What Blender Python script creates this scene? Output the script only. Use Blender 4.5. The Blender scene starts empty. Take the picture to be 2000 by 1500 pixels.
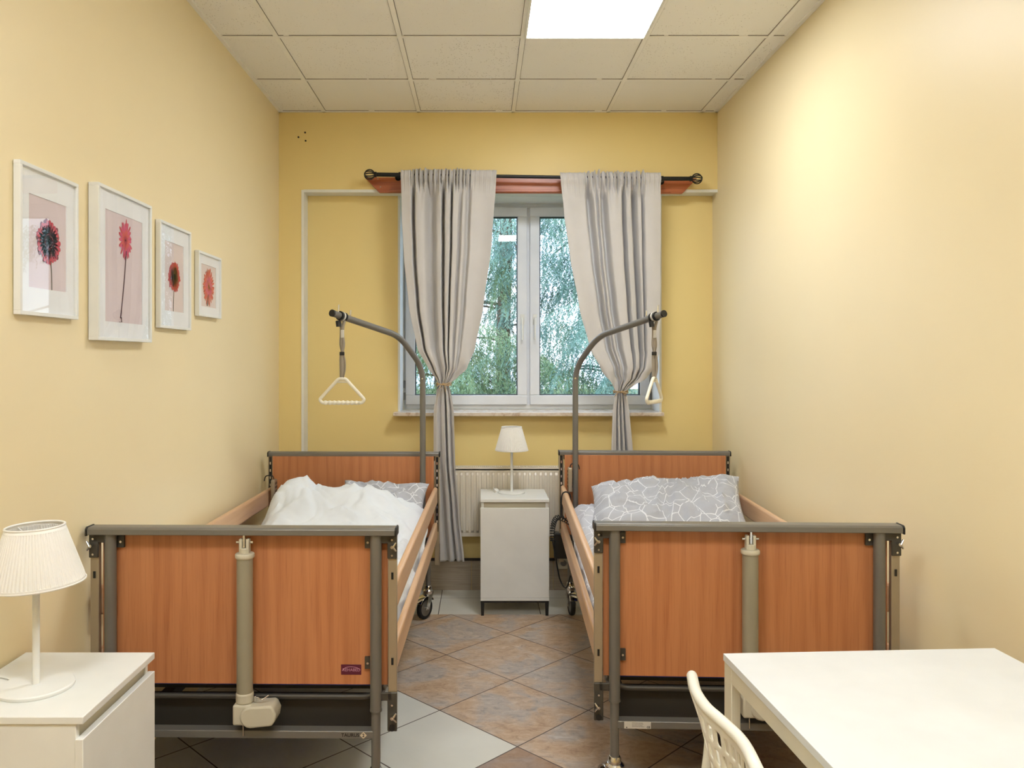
import bpy, bmesh, math, random
from mathutils import Vector, Matrix, noise, Euler
random.seed(7)
C = bpy.context.scene.collection
PI = math.pi
R = math.radians
S2 = math.sqrt(2)

# ------------------------------------------------------------------ materials
def lin(c):
    return tuple((v/255/12.92 if v/255 <= .04045 else ((v/255+.055)/1.055)**2.4) for v in c) + (1,)

class N:
    """small node-graph helper"""
    def __init__(s, name):
        s.m = bpy.data.materials.new(name); s.m.use_nodes = True
        s.t = s.m.node_tree; s.n = s.t.nodes; s.b = s.n['Principled BSDF']
        s.tc = None
    def link(s, a, b): s.t.links.new(a, b)
    def node(s, typ, **kw):
        n = s.n.new(typ)
        for k, v in kw.items(): setattr(n, k, v)
        return n
    def obj(s):
        if not s.tc: s.tc = s.node('ShaderNodeTexCoord')
        return s.tc.outputs['Object']
    def setin(s, sock, v):
        if hasattr(v, 'is_output') or isinstance(v, bpy.types.NodeSocket): s.link(v, sock)
        else: sock.default_value = v
    def math(s, op, a, b=None, c=None):
        n = s.node('ShaderNodeMath', operation=op)
        s.setin(n.inputs[0], a)
        if b is not None: s.setin(n.inputs[1], b)
        if c is not None: s.setin(n.inputs[2], c)
        return n.outputs[0]
    def mapping(s, scale=(1,1,1), rot=(0,0,0), loc=(0,0,0)):
        n = s.node('ShaderNodeMapping'); s.link(s.obj(), n.inputs[0])
        n.inputs['Scale'].default_value = scale; n.inputs['Rotation'].default_value = rot; n.inputs['Location'].default_value = loc
        return n.outputs[0]
    def noise(s, vec, scale, detail=4, rough=.55, dist=0):
        n = s.node('ShaderNodeTexNoise'); s.link(vec, n.inputs['Vector'])
        n.inputs['Scale'].default_value = scale; n.inputs['Detail'].default_value = detail
        n.inputs['Roughness'].default_value = rough; n.inputs['Distortion'].default_value = dist
        return n.outputs['Fac']
    def ramp(s, fac, stops):
        n = s.node('ShaderNodeValToRGB'); s.link(fac, n.inputs[0])
        e = n.color_ramp.elements
        while len(e) < len(stops): e.new(.5)
        for el, (p, c) in zip(e, stops): el.position = p; el.color = c if len(c) == 4 else lin(c)
        return n.outputs[0]
    def mix(s, fac, a, b, mode='MIX'):
        n = s.node('ShaderNodeMix', data_type='RGBA', blend_type=mode)
        s.setin(n.inputs[0], fac); s.setin(n.inputs[6], a); s.setin(n.inputs[7], b)
        return n.outputs[2]
    def bump(s, h, strength=.2, dist=.01):
        n = s.node('ShaderNodeBump'); s.link(h, n.inputs['Height'])
        n.inputs['Strength'].default_value = strength; n.inputs['Distance'].default_value = dist
        s.link(n.outputs[0], s.b.inputs['Normal']); return n

def simple(name, rgb, rough=.5, metal=0, bump=None, **kw):
    g = N(name); base = lin(rgb)
    v = g.noise(g.obj(), 6, 3)
    c = g.ramp(v, [(.3, tuple(x*.96 for x in base[:3])+(1,)), (.7, tuple(min(1, x*1.03) for x in base[:3])+(1,))])
    g.link(c, g.b.inputs['Base Color'])
    g.b.inputs['Roughness'].default_value = rough; g.b.inputs['Metallic'].default_value = metal
    if bump: g.bump(g.noise(g.obj(), bump[0], 3), bump[1], bump[2])
    for k, val in kw.items(): g.b.inputs[k].default_value = val
    return g.m

M = {}
def wall_mat(name, rgb):
    g = N(name); n1 = g.noise(g.obj(), .8, 3)
    b = lin(rgb)
    g.link(g.ramp(n1, [(.3, tuple(x*.97 for x in b[:3])+(1,)), (.7, tuple(min(1, x*1.02) for x in b[:3])+(1,))]), g.b.inputs['Base Color'])
    g.b.inputs['Roughness'].default_value = .42
    g.b.inputs['Specular IOR Level'].default_value = .35
    g.bump(g.noise(g.obj(), 90, 3), .06, .002)
    return g.m
M['wall'] = wall_mat('yellow_wall_paint', (238, 215, 148))
M['wall_side'] = wall_mat('pale_yellow_side_wall', (240, 224, 184))  # side walls set to a paler yellow than the back wall
M['white_paint'] = simple('white_paint', (232, 232, 226), .5)
M['pvc'] = simple('white_pvc', (232, 236, 242), .3)
M['gasket'] = simple('dark_gasket', (40, 42, 45), .6)
M['grey_gap'] = simple('grey_seal', (120, 122, 124), .6)
M['white_lacquer'] = simple('white_lacquer', (232, 233, 230), .38)
M['table_white'] = simple('table_white', (226, 229, 231), .42)
M['cream_metal'] = simple('cream_powder_coat', (222, 216, 196), .4)
M['chair_plastic'] = simple('white_plastic', (232, 231, 220), .35)
M['metal_grey'] = simple('warm_grey_coated_steel', (122, 119, 113), .36, .3)
M['metal_dark'] = simple('dark_grey_steel', (78, 75, 69), .42, .35)
M['black'] = simple('black_plastic', (24, 24, 24), .45)
M['rod_black'] = simple('black_rod', (26, 27, 28), .35, .3)
M['alu'] = simple('satin_aluminium', (176, 164, 142), .36, .55)
M['chrome'] = simple('chrome', (215, 215, 215), .13, 1)
M['tan'] = simple('tan_actuator', (158, 152, 132), .4, .1)
M['cream_plastic'] = simple('cream_plastic', (200, 194, 174), .42)
M['blue'] = simple('blue_mattress_cover', (28, 62, 190), .5)
M['blue_dark'] = simple('navy_cover', (22, 34, 110), .55)
M['panel_dark'] = simple('dark_underframe', (52, 49, 44), .5, .2)
M['gap_shadow'] = simple('shadow_joint', (104, 94, 80), .9)
M['rubber'] = simple('black_rubber', (28, 28, 28), .7)
M['radiator'] = simple('radiator_enamel', (226, 218, 202), .32)
M['strap'] = simple('grey_webbing', (150, 140, 124), .8)
M['handle_white'] = simple('handle_plastic', (232, 226, 206), .4)
M['string'] = simple('tie_cord', (176, 150, 112), .8)
M['marble'] = None
M['paper'] = simple('mat_board', (240, 243, 247), .7)
M['pink'] = simple('print_backdrop', (222, 208, 212), .6)
M['pale_pink'] = simple('print_backdrop_pale', (228, 214, 212), .6)
M['petal_crimson'] = simple('crimson_petal', (200, 62, 78), .6)
M['petal_pink'] = simple('pink_petal', (216, 84, 128), .6)
M['petal_red'] = simple('red_petal', (196, 60, 44), .6)
M['petal_salmon'] = simple('salmon_petal', (222, 96, 88), .6)
M['petal_dark'] = simple('dark_petal', (120, 30, 44), .6)
M['flower_heart'] = simple('flower_heart', (70, 36, 34), .7)
M['stem_green'] = simple('flower_stem', (92, 84, 62), .7)
M['stem_dark'] = simple('dark_stem', (86, 58, 66), .7)
M['plate_maroon'] = simple('maroon_plate', (92, 24, 50), .4)
M['plate_ink'] = simple('plate_lettering', (196, 140, 164), .5)
M['ink'] = simple('black_ink', (22, 22, 22), .6)
M['ink_grey'] = simple('grey_ink', (110, 106, 100), .6)
M['sticker'] = simple('white_sticker', (206, 202, 192), .5)
M['sticker_cream'] = simple('cream_diamond', (214, 200, 174), .5)
M['bark'] = simple('spruce_bark', (104, 92, 78), .9, bump=(30, .6, .02))
M['lawn'] = simple('lawn', (96, 110, 70), .9)
M['brick_dark'] = simple('dark_fitting', (52, 44, 40), .7)

def wood(name, base, dark, light, axis='z', rough=.38, sc=1.0):
    g = N(name)
    s = {'z': (14*sc, 14*sc, .9), 'y': (14*sc, .9, 14*sc), 'x': (.9, 14*sc, 14*sc)}[axis]
    v = g.mapping(s)
    n1 = g.noise(v, 1.6, 6, .6, .8)
    fine = g.noise(g.mapping(tuple(k*5 if k > 1 else k*2.2 for k in s)), 3, 4, .6, .2)
    w = g.node('ShaderNodeTexWave', wave_type='BANDS', bands_direction='X')
    g.link(g.mapping(tuple(k*.32 for k in s)), w.inputs['Vector'])
    w.inputs['Scale'].default_value = 1.4; w.inputs['Distortion'].default_value = 9; w.inputs['Detail'].default_value = 3
    w.inputs['Detail Scale'].default_value = .8
    c = g.ramp(n1, [(.25, dark), (.5, base), (.8, light)])
    c2 = g.mix(.30, c, g.ramp(w.outputs[0], [(.0, dark), (.6, light)]))
    streak = g.ramp(fine, [(.33, dark), (.46, base), (1, light)])
    c3 = g.mix(.35, c2, streak)
    g.link(c3, g.b.inputs['Base Color'])
    g.b.inputs['Roughness'].default_value = rough
    g.bump(fine, .05, .002)
    return g.m
M['wood_panel'] = wood('cherry_laminate', (192, 126, 82), (164, 98, 60), (208, 144, 98))
M['wood_rail'] = wood('beech_rail', (212, 172, 132), (194, 150, 110), (224, 190, 154), 'y', .35)
M['wood_pelmet'] = wood('varnished_pine', (172, 92, 54), (128, 62, 36), (206, 128, 80), 'x', .3)

def fabric(name, rgb, rough=.85, weave=400, bs=.12, sheen=.2):
    g = N(name); b = lin(rgb)
    n1 = g.noise(g.obj(), 5, 4)
    g.link(g.ramp(n1, [(.3, tuple(x*.95 for x in b[:3])+(1,)), (.7, tuple(min(1, x*1.03) for x in b[:3])+(1,))]), g.b.inputs['Base Color'])
    g.b.inputs['Roughness'].default_value = rough
    g.b.inputs['Sheen Weight'].default_value = sheen
    g.bump(g.noise(g.obj(), weave, 2), bs, .001)
    return g.m
M['curtain'] = fabric('greige_curtain', (200, 197, 195))
M['duvet_white'] = fabric('white_bedding', (226, 232, 238), bs=.1)
M['lampshade'] = fabric('white_shade', (236, 234, 229), sheen=.05)
M['lampshade'].node_tree.nodes['Principled BSDF'].inputs['Subsurface Weight'].default_value = .0
M['pillow_grey'] = fabric('grey_pillowcase', (168, 170, 178))

def linen(name, base, line):
    g = N(name)
    v = g.mapping((1, 1, 1))
    w = g.node('ShaderNodeTexVoronoi', feature='DISTANCE_TO_EDGE', voronoi_dimensions='2D')
    g.link(v, w.inputs['Vector']); w.inputs['Scale'].default_value = 11; w.inputs['Randomness'].default_value = .75
    m = g.math('LESS_THAN', w.outputs['Distance'], .020)
    w2 = g.node('ShaderNodeTexVoronoi', feature='DISTANCE_TO_EDGE', voronoi_dimensions='2D')
    g.link(g.mapping((1, 1, 1), (0, 0, .6), (3, 5, 0)), w2.inputs['Vector']); w2.inputs['Scale'].default_value = 6; w2.inputs['Randomness'].default_value = .5
    m2 = g.math('LESS_THAN', w2.outputs['Distance'], .011)
    mm = g.math('MAXIMUM', m, m2)
    g.link(g.mix(mm, lin(base), lin(line)), g.b.inputs['Base Color'])
    g.b.inputs['Roughness'].default_value = .85
    g.b.inputs['Sheen Weight'].default_value = .2
    g.bump(g.noise(g.obj(), 400, 2), .1, .001)
    return g.m
M['linen'] = linen('geometric_grey_linen', (176, 179, 187), (226, 228, 232))
M['linen_pale'] = linen('geometric_pale_linen', (190, 192, 198), (226, 228, 232))

g = N('marble_sill'); v = g.noise(g.obj(), 14, 6, .6, 1.5)
g.link(g.ramp(v, [(.3, (176, 150, 128)), (.5, (214, 200, 184)), (.7, (224, 214, 202))]), g.b.inputs['Base Color']); g.b.inputs['Roughness'].default_value = .25
M['marble'] = g.m

# glass with plain fresnel reflection
def glass(name, tint=(1, 1, 1, 1), ior=1.5):
    g = N(name); g.n.remove(g.b)
    out = [n for n in g.n if n.type == 'OUTPUT_MATERIAL'][0]
    tr = g.node('ShaderNodeBsdfTransparent'); tr.inputs[0].default_value = tint
    gl = g.node('ShaderNodeBsdfGlossy'); gl.inputs['Roughness'].default_value = .01
    fr = g.node('ShaderNodeFresnel'); fr.inputs[0].default_value = ior
    mx = g.node('ShaderNodeMixShader')
    ge = g.node('ShaderNodeNewGeometry'); g.link(g.math('MULTIPLY', fr.outputs[0], g.math('SUBTRACT', 1, ge.outputs['Backfacing'])), mx.inputs[0]); g.link(tr.outputs[0], mx.inputs[1]); g.link(gl.outputs[0], mx.inputs[2])
    g.link(mx.outputs[0], out.inputs[0])
    return g.m
M['glass'] = glass('window_glass', (.96, .98, 1, 1))
M['picture_glass'] = glass('picture_glass')

def emis(name, col, st):
    g = N(name); g.b.inputs['Base Color'].default_value = (1, 1, 1, 1)
    g.b.inputs['Emission Color'].default_value = col; g.b.inputs['Emission Strength'].default_value = st
    return g.m
M['led'] = emis('led_diffuser', (.915, .955, 1, 1), 23)

# floor: large diagonal tiles, stone brown and cream, axis aligned pale strip along window wall
g = N('floor_tiles')
sep = g.node('ShaderNodeSeparateXYZ'); g.link(g.obj(), sep.inputs[0]); X, Y = sep.outputs[0], sep.outputs[1]
TS = .4475
u = g.math('DIVIDE', g.math('SUBTRACT', g.math('MULTIPLY', g.math('ADD', X, Y), 1/S2), 2.714), TS)
w = g.math('DIVIDE', g.math('SUBTRACT', g.math('MULTIPLY', g.math('SUBTRACT', Y, X), 1/S2), 2.517), TS)
def grout(a, th):
    f = g.math('FRACT', a); return g.math('LESS_THAN', g.math('MINIMUM', f, g.math('SUBTRACT', 1, f)), th)
gr = g.math('MAXIMUM', grout(u, .0056), grout(w, .0056))
fu, fw = g.math('FLOOR', u), g.math('FLOOR', w)
cb = g.node('ShaderNodeCombineXYZ'); g.link(fu, cb.inputs[0]); g.link(fw, cb.inputs[1])
wn = g.node('ShaderNodeTexWhiteNoise'); g.link(cb.outputs[0], wn.inputs['Vector'])
off = g.node('ShaderNodeVectorMath', operation='SCALE'); g.link(wn.outputs['Color'], off.inputs[0]); off.inputs['Scale'].default_value = 20
vec = g.node('ShaderNodeVectorMath', operation='ADD'); g.link(g.obj(), vec.inputs[0]); g.link(off.outputs[0], vec.inputs[1])
big = g.noise(vec.outputs[0], 4.2, 5, .55, .6)
st = g.node('ShaderNodeMapping'); g.link(vec.outputs[0], st.inputs[0]); st.inputs['Scale'].default_value = (1, 1.7, 1); st.inputs['Rotation'].default_value = (0, 0, .5)
vein = g.noise(st.outputs[0], 16, 10, .78, .8)
stone = g.ramp(big, [(.32, (176, 140, 104)), (.44, (190, 158, 124)), (.52, (192, 170, 148)), (.60, (166, 164, 162)), (.72, (186, 174, 160))])
stone = g.mix(.42, stone, g.ramp(vein, [(.38, (112, 92, 78)), (.47, (178, 152, 128)), (.55, (198, 176, 152)), (.66, (226, 214, 200))]))
cream = g.ramp(g.noise(g.obj(), 3, 4), [(.3, (208, 206, 196)), (.7, (220, 218, 208))])
iscream = g.math('MULTIPLY', g.math('LESS_THAN', u, -1), g.math('GREATER_THAN', w, -1))
col = g.mix(iscream, stone, cream)
rowdark = g.math('MULTIPLY', g.math('LESS_THAN', u, -1), g.math('LESS_THAN', w, -1))
col = g.mix(rowdark, col, g.mix(.5, stone, lin((118, 80, 56))))
col = g.mix(gr, col, lin((72, 54, 42)))
strip = g.math('GREATER_THAN', Y, 4.65)
sx = g.math('DIVIDE', g.math('ADD', X, .252), .6)
sy = g.math('LESS_THAN', g.math('ABSOLUTE', g.math('SUBTRACT', Y, 4.968)), .002)
sg = g.math('MAXIMUM', grout(sx, .004), sy)
scol = g.mix(sg, cream, lin((70, 64, 58)))
col = g.mix(strip, col, scol)
g.link(col, g.b.inputs['Base Color'])
g.link(g.math('MULTIPLY_ADD', vein, .25, .28), g.b.inputs['Roughness'])
hgt = g.math('SUBTRACT', g.math('MULTIPLY', vein, .3), gr)
g.bump(hgt, .15, .003)
M['floor'] = g.m

# skirting tiles under the radiator
g = N('skirting_tile'); v = g.noise(g.mapping((1.5, 1.5, 40)), 3, 5, .6)
g.link(g.ramp(v, [(.3, (156, 142, 124)), (.7, (186, 174, 156))]), g.b.inputs['Base Color']); g.b.inputs['Roughness'].default_value = .4
M['skirt'] = g.m

# ceiling tiles: speckled mineral board
g = N('mineral_ceiling_tile')
sep = g.node('ShaderNodeSeparateXYZ'); g.link(g.obj(), sep.inputs[0])
cu = g.math('FLOOR', g.math('DIVIDE', g.math('SUBTRACT', sep.outputs[0], .203), .6))
cv = g.math('FLOOR', g.math('DIVIDE', g.math('SUBTRACT', sep.outputs[1], 3.26), .6))
cb = g.node('ShaderNodeCombineXYZ'); g.link(cu, cb.inputs[0]); g.link(cv, cb.inputs[1])
wn = g.node('ShaderNodeTexWhiteNoise'); g.link(cb.outputs[0], wn.inputs['Vector'])
vo = g.node('ShaderNodeTexVoronoi'); g.link(g.obj(), vo.inputs['Vector']); vo.inputs['Scale'].default_value = 75
dots = g.math('LESS_THAN', vo.outputs['Distance'], g.math('MULTIPLY_ADD', wn.outputs['Value'], .17, .06))
patch = g.math('GREATER_THAN', g.noise(g.obj(), 9, 3), .47)
dots = g.math('MULTIPLY', dots, patch)
base = g.ramp(wn.outputs['Value'], [(0, (243, 241, 235)), (1, (248, 246, 241))])
g.link(g.mix(g.math('MULTIPLY', dots, .55), base, lin((150, 140, 122))), g.b.inputs['Base Color'])
g.b.inputs['Roughness'].default_value = .9
g.bump(g.noise(g.obj(), 120, 3), .12, .003)
M['ceiling'] = g.m
M['tbar'] = simple('ceiling_grid_paint', (246, 244, 238), .6)

# spruce needles
def needle_mat(name, a, b, c):
    g = N(name)
    n1 = g.noise(g.obj(), 2.5, 3)
    g.link(g.ramp(n1, [(.3, a), (.5, b), (.72, c)]), g.b.inputs['Base Color']); g.b.inputs['Roughness'].default_value = .6
    return g.m
M['needle'] = needle_mat('spruce_needles', (62, 92, 68), (120, 148, 108), (166, 184, 142))
M['needle_blue'] = needle_mat('blue_spruce_needles', (62, 98, 94), (124, 160, 146), (172, 202, 178))

# ------------------------------------------------------------------ mesh helpers
def bx(bm, x0, x1, y0, y1, z0, z1, mi=0):
    v = [bm.verts.new(p) for p in ((x0,y0,z0),(x1,y0,z0),(x1,y1,z0),(x0,y1,z0),(x0,y0,z1),(x1,y0,z1),(x1,y1,z1),(x0,y1,z1))]
    for q in ((3,2,1,0),(4,5,6,7),(0,1,5,4),(1,2,6,5),(2,3,7,6),(3,0,4,7)):
        bm.faces.new([v[i] for i in q]).material_index = mi
def ring_faces(bm, r0, r1, mi):
    n = len(r0)
    for i in range(n): bm.faces.new((r0[i], r0[(i+1) % n], r1[(i+1) % n], r1[i])).material_index = mi
def tube(bm, pts, r, seg=16, mi=0, caps=True, flat=None):
    pts = [Vector(p) for p in pts]; n = len(pts)
    rs = r if isinstance(r, (list, tuple)) else [r]*n
    T = []
    for i in range(n):
        t = (pts[min(i+1, n-1)]-pts[max(i-1, 0)]).normalized(); T.append(t)
    a = Vector((0, 0, 1)) if abs(T[0].z) < .9 else Vector((1, 0, 0))
    nrm = (a - T[0]*a.dot(T[0])).normalized(); rings = []
    for i in range(n):
        nrm = (nrm - T[i]*nrm.dot(T[i])).normalized(); bi = T[i].cross(nrm)
        f = flat or (1, 1)
        rings.append([bm.verts.new(pts[i] + (nrm*math.cos(2*PI*k/seg)*f[0] + bi*math.sin(2*PI*k/seg)*f[1])*rs[i]) for k in range(seg)])
    for i in range(n-1): ring_faces(bm, rings[i], rings[i+1], mi)
    if caps:
        bm.faces.new(rings[0][::-1]).material_index = mi; bm.faces.new(rings[-1]).material_index = mi
def cyl(bm, p0, p1, r, seg=20, mi=0): tube(bm, [p0, p1], r, seg, mi)
def smooth_path(P, rad=.06, k=6):
    """polyline with rounded corners"""
    P = [Vector(p) for p in P]; out = [P[0]]
    for i in range(1, len(P)-1):
        a, b, c = P[i-1], P[i], P[i+1]
        d0 = (a-b); d1 = (c-b); rr = min(rad, d0.length*.45, d1.length*.45)
        s, e = b+d0.normalized()*rr, b+d1.normalized()*rr
        for j in range(k+1):
            t = j/k; out.append(s*(1-t)**2 + b*2*t*(1-t) + e*t*t)
    out.append(P[-1]); return out
def catmull(P, k=6, closed=False):
    P = [Vector(p) for p in P]; n = len(P); out = []
    rng = range(n) if closed else range(n-1)
    for i in rng:
        p0 = P[(i-1) % n] if closed or i > 0 else P[0]; p1 = P[i]; p2 = P[(i+1) % n]
        p3 = P[(i+2) % n] if closed or i+2 < n else P[-1]
        for j in range(k):
            t = j/k
            out.append(.5*((2*p1)+(p2-p0)*t+(2*p0-5*p1+4*p2-p3)*t*t+(3*p1-p0-3*p2+p3)*t**3))
    if not closed: out.append(P[-1])
    return out
def lathe(bm, prof, c=(0, 0, 0), seg=48, mi=0, M4=None):
    rings = []
    for r, z in prof:
        if r < 1e-6:
            p = Vector((c[0], c[1], c[2]+z)); p = M4 @ p if M4 else p
            rings.append([bm.verts.new(p)])
        else:
            rg = []
            for k in range(seg):
                p = Vector((c[0]+r*math.cos(2*PI*k/seg), c[1]+r*math.sin(2*PI*k/seg), c[2]+z)); p = M4 @ p if M4 else p
                rg.append(bm.verts.new(p))
            rings.append(rg)
    for a, b in zip(rings, rings[1:]):
        if len(a) == 1 and len(b) == 1: continue
        for i in range(seg):
            j = (i+1) % seg
            if len(a) == 1: f = (a[0], b[j], b[i])
            elif len(b) == 1: f = (a[i], a[j], b[0])
            else: f = (a[i], a[j], b[j], b[i])
            bm.faces.new(f).material_index = mi
def prism(bm, poly, d, axis='y', mi=0):
    """polygon in the plane normal to axis, extruded over d=(d0,d1)"""
    def pt(a, b, e): return {'y': (a, e, b), 'x': (e, a, b), 'z': (a, b, e)}[axis]
    v0 = [bm.verts.new(pt(a, b, d[0])) for a, b in poly]; v1 = [bm.verts.new(pt(a, b, d[1])) for a, b in poly]
    bm.faces.new(v0).material_index = mi; bm.faces.new(v1[::-1]).material_index = mi
    n = len(poly)
    for i in range(n): bm.faces.new((v0[i], v1[i], v1[(i+1) % n], v0[(i+1) % n])).material_index = mi
def grid(bm, nu, nv, f, mi=0, skip=None):
    V = [[bm.verts.new(f(i/nu, j/nv)) for i in range(nu+1)] for j in range(nv+1)]
    for j in range(nv):
        for i in range(nu):
            if skip and skip(i, j): continue
            bm.faces.new((V[j][i], V[j][i+1], V[j+1][i+1], V[j+1][i])).material_index = mi
    return V

def clusters(bm, gap=.0015):
    bm.verts.ensure_lookup_table(); seen = set(); isl = []
    for v in bm.verts:
        if v.index in seen: continue
        st = [v]; seen.add(v.index); grp = []
        while st:
            q = st.pop(); grp.append(q)
            for e in q.link_edges:
                o = e.other_vert(q)
                if o.index not in seen: seen.add(o.index); st.append(o)
        lo = [min(q.co[i] for q in grp)-gap for i in range(3)]; hi = [max(q.co[i] for q in grp)+gap for i in range(3)]
        isl.append([lo, hi, [q.index for q in grp]])
    par = list(range(len(isl)))
    def fd(i):
        while par[i] != i: i = par[i]
        return i
    for i in range(len(isl)):
        for j in range(i):
            if all(isl[i][0][k] <= isl[j][1][k] and isl[j][0][k] <= isl[i][1][k] for k in range(3)): par[fd(i)] = fd(j)
    out = {}
    for i in range(len(isl)): out.setdefault(fd(i), []).extend(isl[i][2])
    return list(out.values())
NOSPLIT = {'print', 'panel', 'foliage', 'trunk', 'lampshade', 'strap', 'top_grille', 'front_panel', 'slot_track', 'backrest', 'mat', 'seat'}
def obj(name, bm, mats, parent=None, bevel=0, sub=0, solid=0, sharp=35, rec=True, smooth=True, segs=2):
    if rec: bmesh.ops.recalc_face_normals(bm, faces=bm.faces[:])
    if smooth:
        for f in bm.faces: f.smooth = True
        for e in bm.edges:
            if len(e.link_faces) == 2 and e.calc_face_angle(0) > R(sharp): e.smooth = False
    pieces = [bm]
    if parent is not None and name not in NOSPLIT and len(bm.verts) < 6000:
        bm.verts.index_update()
        cl = clusters(bm)
        if 1 < len(cl) <= 24:
            pieces = []
            for c in cl:
                keep = set(c); b2 = bm.copy(); b2.verts.ensure_lookup_table()
                bmesh.ops.delete(b2, geom=[v for i, v in enumerate(b2.verts) if i not in keep], context='VERTS'); pieces.append(b2)
            bm.free()
    if not isinstance(mats, (list, tuple)): mats = [mats]
    first = None
    for b_ in pieces:
        me = bpy.data.meshes.new(name); b_.to_mesh(me); b_.free()
        for m in mats: me.materials.append(M[m] if isinstance(m, str) else m)
        o = bpy.data.objects.new(name, me); C.objects.link(o); first = first or o
        if parent: o.parent = parent
        if solid:
            md = o.modifiers.new('solid', 'SOLIDIFY'); md.thickness = solid; md.offset = 0
        if bevel:
            md = o.modifiers.new('bevel', 'BEVEL'); md.width = bevel; md.segments = segs; md.limit_method = 'ANGLE'; md.angle_limit = R(40)
        if sub:
            md = o.modifiers.new('sub', 'SUBSURF'); md.levels = sub; md.render_levels = sub
    return first
def nb(): return bmesh.new()
def thing(name, label, cat, loc=(0, 0, 0), rz=0, group=None):
    o = bpy.data.objects.new(name, None); C.objects.link(o); o.location = loc; o.rotation_euler = (0, 0, rz)
    o.empty_display_size = .1
    o['label'] = label; o['category'] = cat
    if group: o['group'] = group
    return o
def tag(o, label, cat, group=None):
    o['label'] = label; o['category'] = cat
    if group: o['group'] = group
    return o
def struct(name, bm, m, **kw):
    o = obj(name, bm, m, **kw); o['kind'] = 'structure'; return o
def boxobj(name, b, m, parent=None, **kw):
    bm = nb(); bx(bm, *b); return obj(name, bm, m, parent, **kw)
def text_mesh(name, s, size, m, parent, loc, rot, spacing=1.0, ext=.0003, bold=0):
    cu = bpy.data.curves.new(name, 'FONT'); cu.body = s; cu.size = size; cu.align_x = 'CENTER'; cu.align_y = 'CENTER'
    cu.extrude = ext; cu.space_character = spacing; cu.offset = bold
    t = bpy.data.objects.new(name, cu); C.objects.link(t)
    bpy.context.view_layer.update()
    dg = bpy.context.evaluated_depsgraph_get()
    me = bpy.data.meshes.new_from_object(t.evaluated_get(dg)); bpy.data.objects.remove(t)
    me.materials.clear(); me.materials.append(M[m])
    o = bpy.data.objects.new(name, me); C.objects.link(o); o.parent = parent; o.location = loc; o.rotation_euler = rot
    return o

# ------------------------------------------------------------------ room
WL, WR, FY, NY, WY, CH = -1.285, 1.50, 5.04, 5.15, 5.40, 3.067
YB = -1.6
boxobj('floor', (WL-.2, WR+.2, YB-.2, 5.5, -.1, 0), 'floor')['kind'] = 'structure'
boxobj('wall_left', (WL-.2, WL, YB, 5.5, 0, CH+.1), 'wall_side')['kind'] = 'structure'
boxobj('wall_right', (WR, WR+.2, YB, 5.5, 0, CH+.1), 'wall_side')['kind'] = 'structure'
boxobj('wall_rear', (WL-.2, WR+.2, YB-.2, YB, 0, CH+.1), 'wall')['kind'] = 'structure'
WX0, WX1, WZ0, WZ1, NX = -.535, 1.163, 1.135, 2.566, -1.138
for wb in ((NX, WR, FY, 5.5, WZ1, CH+.1), (WL, NX, FY, 5.5, 0, CH+.1), (NX, WX0, NY, 5.5, 0, WZ1), (WX1, WR, NY, 5.5, 0, WZ1), (WX0, WX1, NY, 5.5, 0, WZ0)):
    bm = nb(); bx(bm, *wb); struct('wall_back', bm, 'wall', smooth=False)
# white edging of the niche
bm = nb(); bx(bm, NX-.004, NX+.012, FY-.004, NY, 0, WZ1+.004)
bx(bm, NX+.012, WX0-.004, FY-.004, NY, WZ1-.012, WZ1+.006); bx(bm, WX0-.004, WR, FY-.004, NY, WZ1-.012, WZ1+.006)
struct('trim_1', bm, 'white_paint')
# window reveal lining
bm = nb()
bx(bm, WX0-.006, WX0+.008, NY-.004, WY, WZ0+.02, WZ1-.012); bx(bm, WX1-.008, WX1+.006, NY-.004, WY, WZ0+.02, WZ1-.012)
bx(bm, WX0+.008, WX1-.008, NY, WY, WZ1-.014, WZ1)
struct('trim_2', bm, 'white_paint')
# skirting tiles
bm = nb()
for k in range(5):
    x0 = NX+.016 + k*.53; bx(bm, x0, min(x0+.527, WR-.001), NY-.012, NY+.002, 0, .19)
struct('baseboard_back', bm, 'skirt', bevel=.001)
bm = nb(); bx(bm, NX+.016, WR-.001, NY-.016, NY, .19, .205)
struct('trim_3', bm, 'brick_dark')
# little plug holes on the wall
for (px, py, nm) in ((596, 259, 'topmost of the three'), (583, 268, 'leftmost of the three'), (597, 275, 'lowest of the three')):
    bm = nb(); x = (px-940)*FY/1550; z = 1.5-(py-700)*FY/1550
    cyl(bm, (x, FY-.0025, z), (x, FY+.001, z), .006, 10)
    tag(obj('wall_plug', bm, 'brick_dark'), 'tiny dark plug high on the back wall, '+nm, 'wall plug', 'wall plugs high on the back wall')

# ceiling
boxobj('ceiling', (WL-.2, WR+.2, YB-.2, 5.5, CH, CH+.08), 'ceiling')['kind'] = 'structure'
bm = nb(); tw = .012
xs = [.203+.6*k for k in range(-2, 3)]; ys = [3.262+.6*k for k in range(-8, 3)]
for x in xs: bx(bm, x-tw, x+tw, YB, FY, CH-.006, CH+.001)
for y in ys: bx(bm, WL, WR, y-tw, y+tw, CH-.005, CH+.001)
bx(bm, WL, WL+.02, YB, FY, CH-.006, CH+.001); bx(bm, WR-.02, WR, YB, FY, CH-.006, CH+.001); bx(bm, WL, WR, FY-.02, FY, CH-.006, CH+.001)
struct('trim_4', bm, 'tbar', bevel=.001)
bm = nb()      # dark strips painting the shadow in the gaps between boards and grid
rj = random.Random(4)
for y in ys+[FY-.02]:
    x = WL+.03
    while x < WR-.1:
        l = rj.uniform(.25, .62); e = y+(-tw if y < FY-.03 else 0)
        bx(bm, x, min(x+l, WR-.03), e-.004, e, CH-.0015, CH+.001); x += l+rj.uniform(0, .05)
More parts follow.
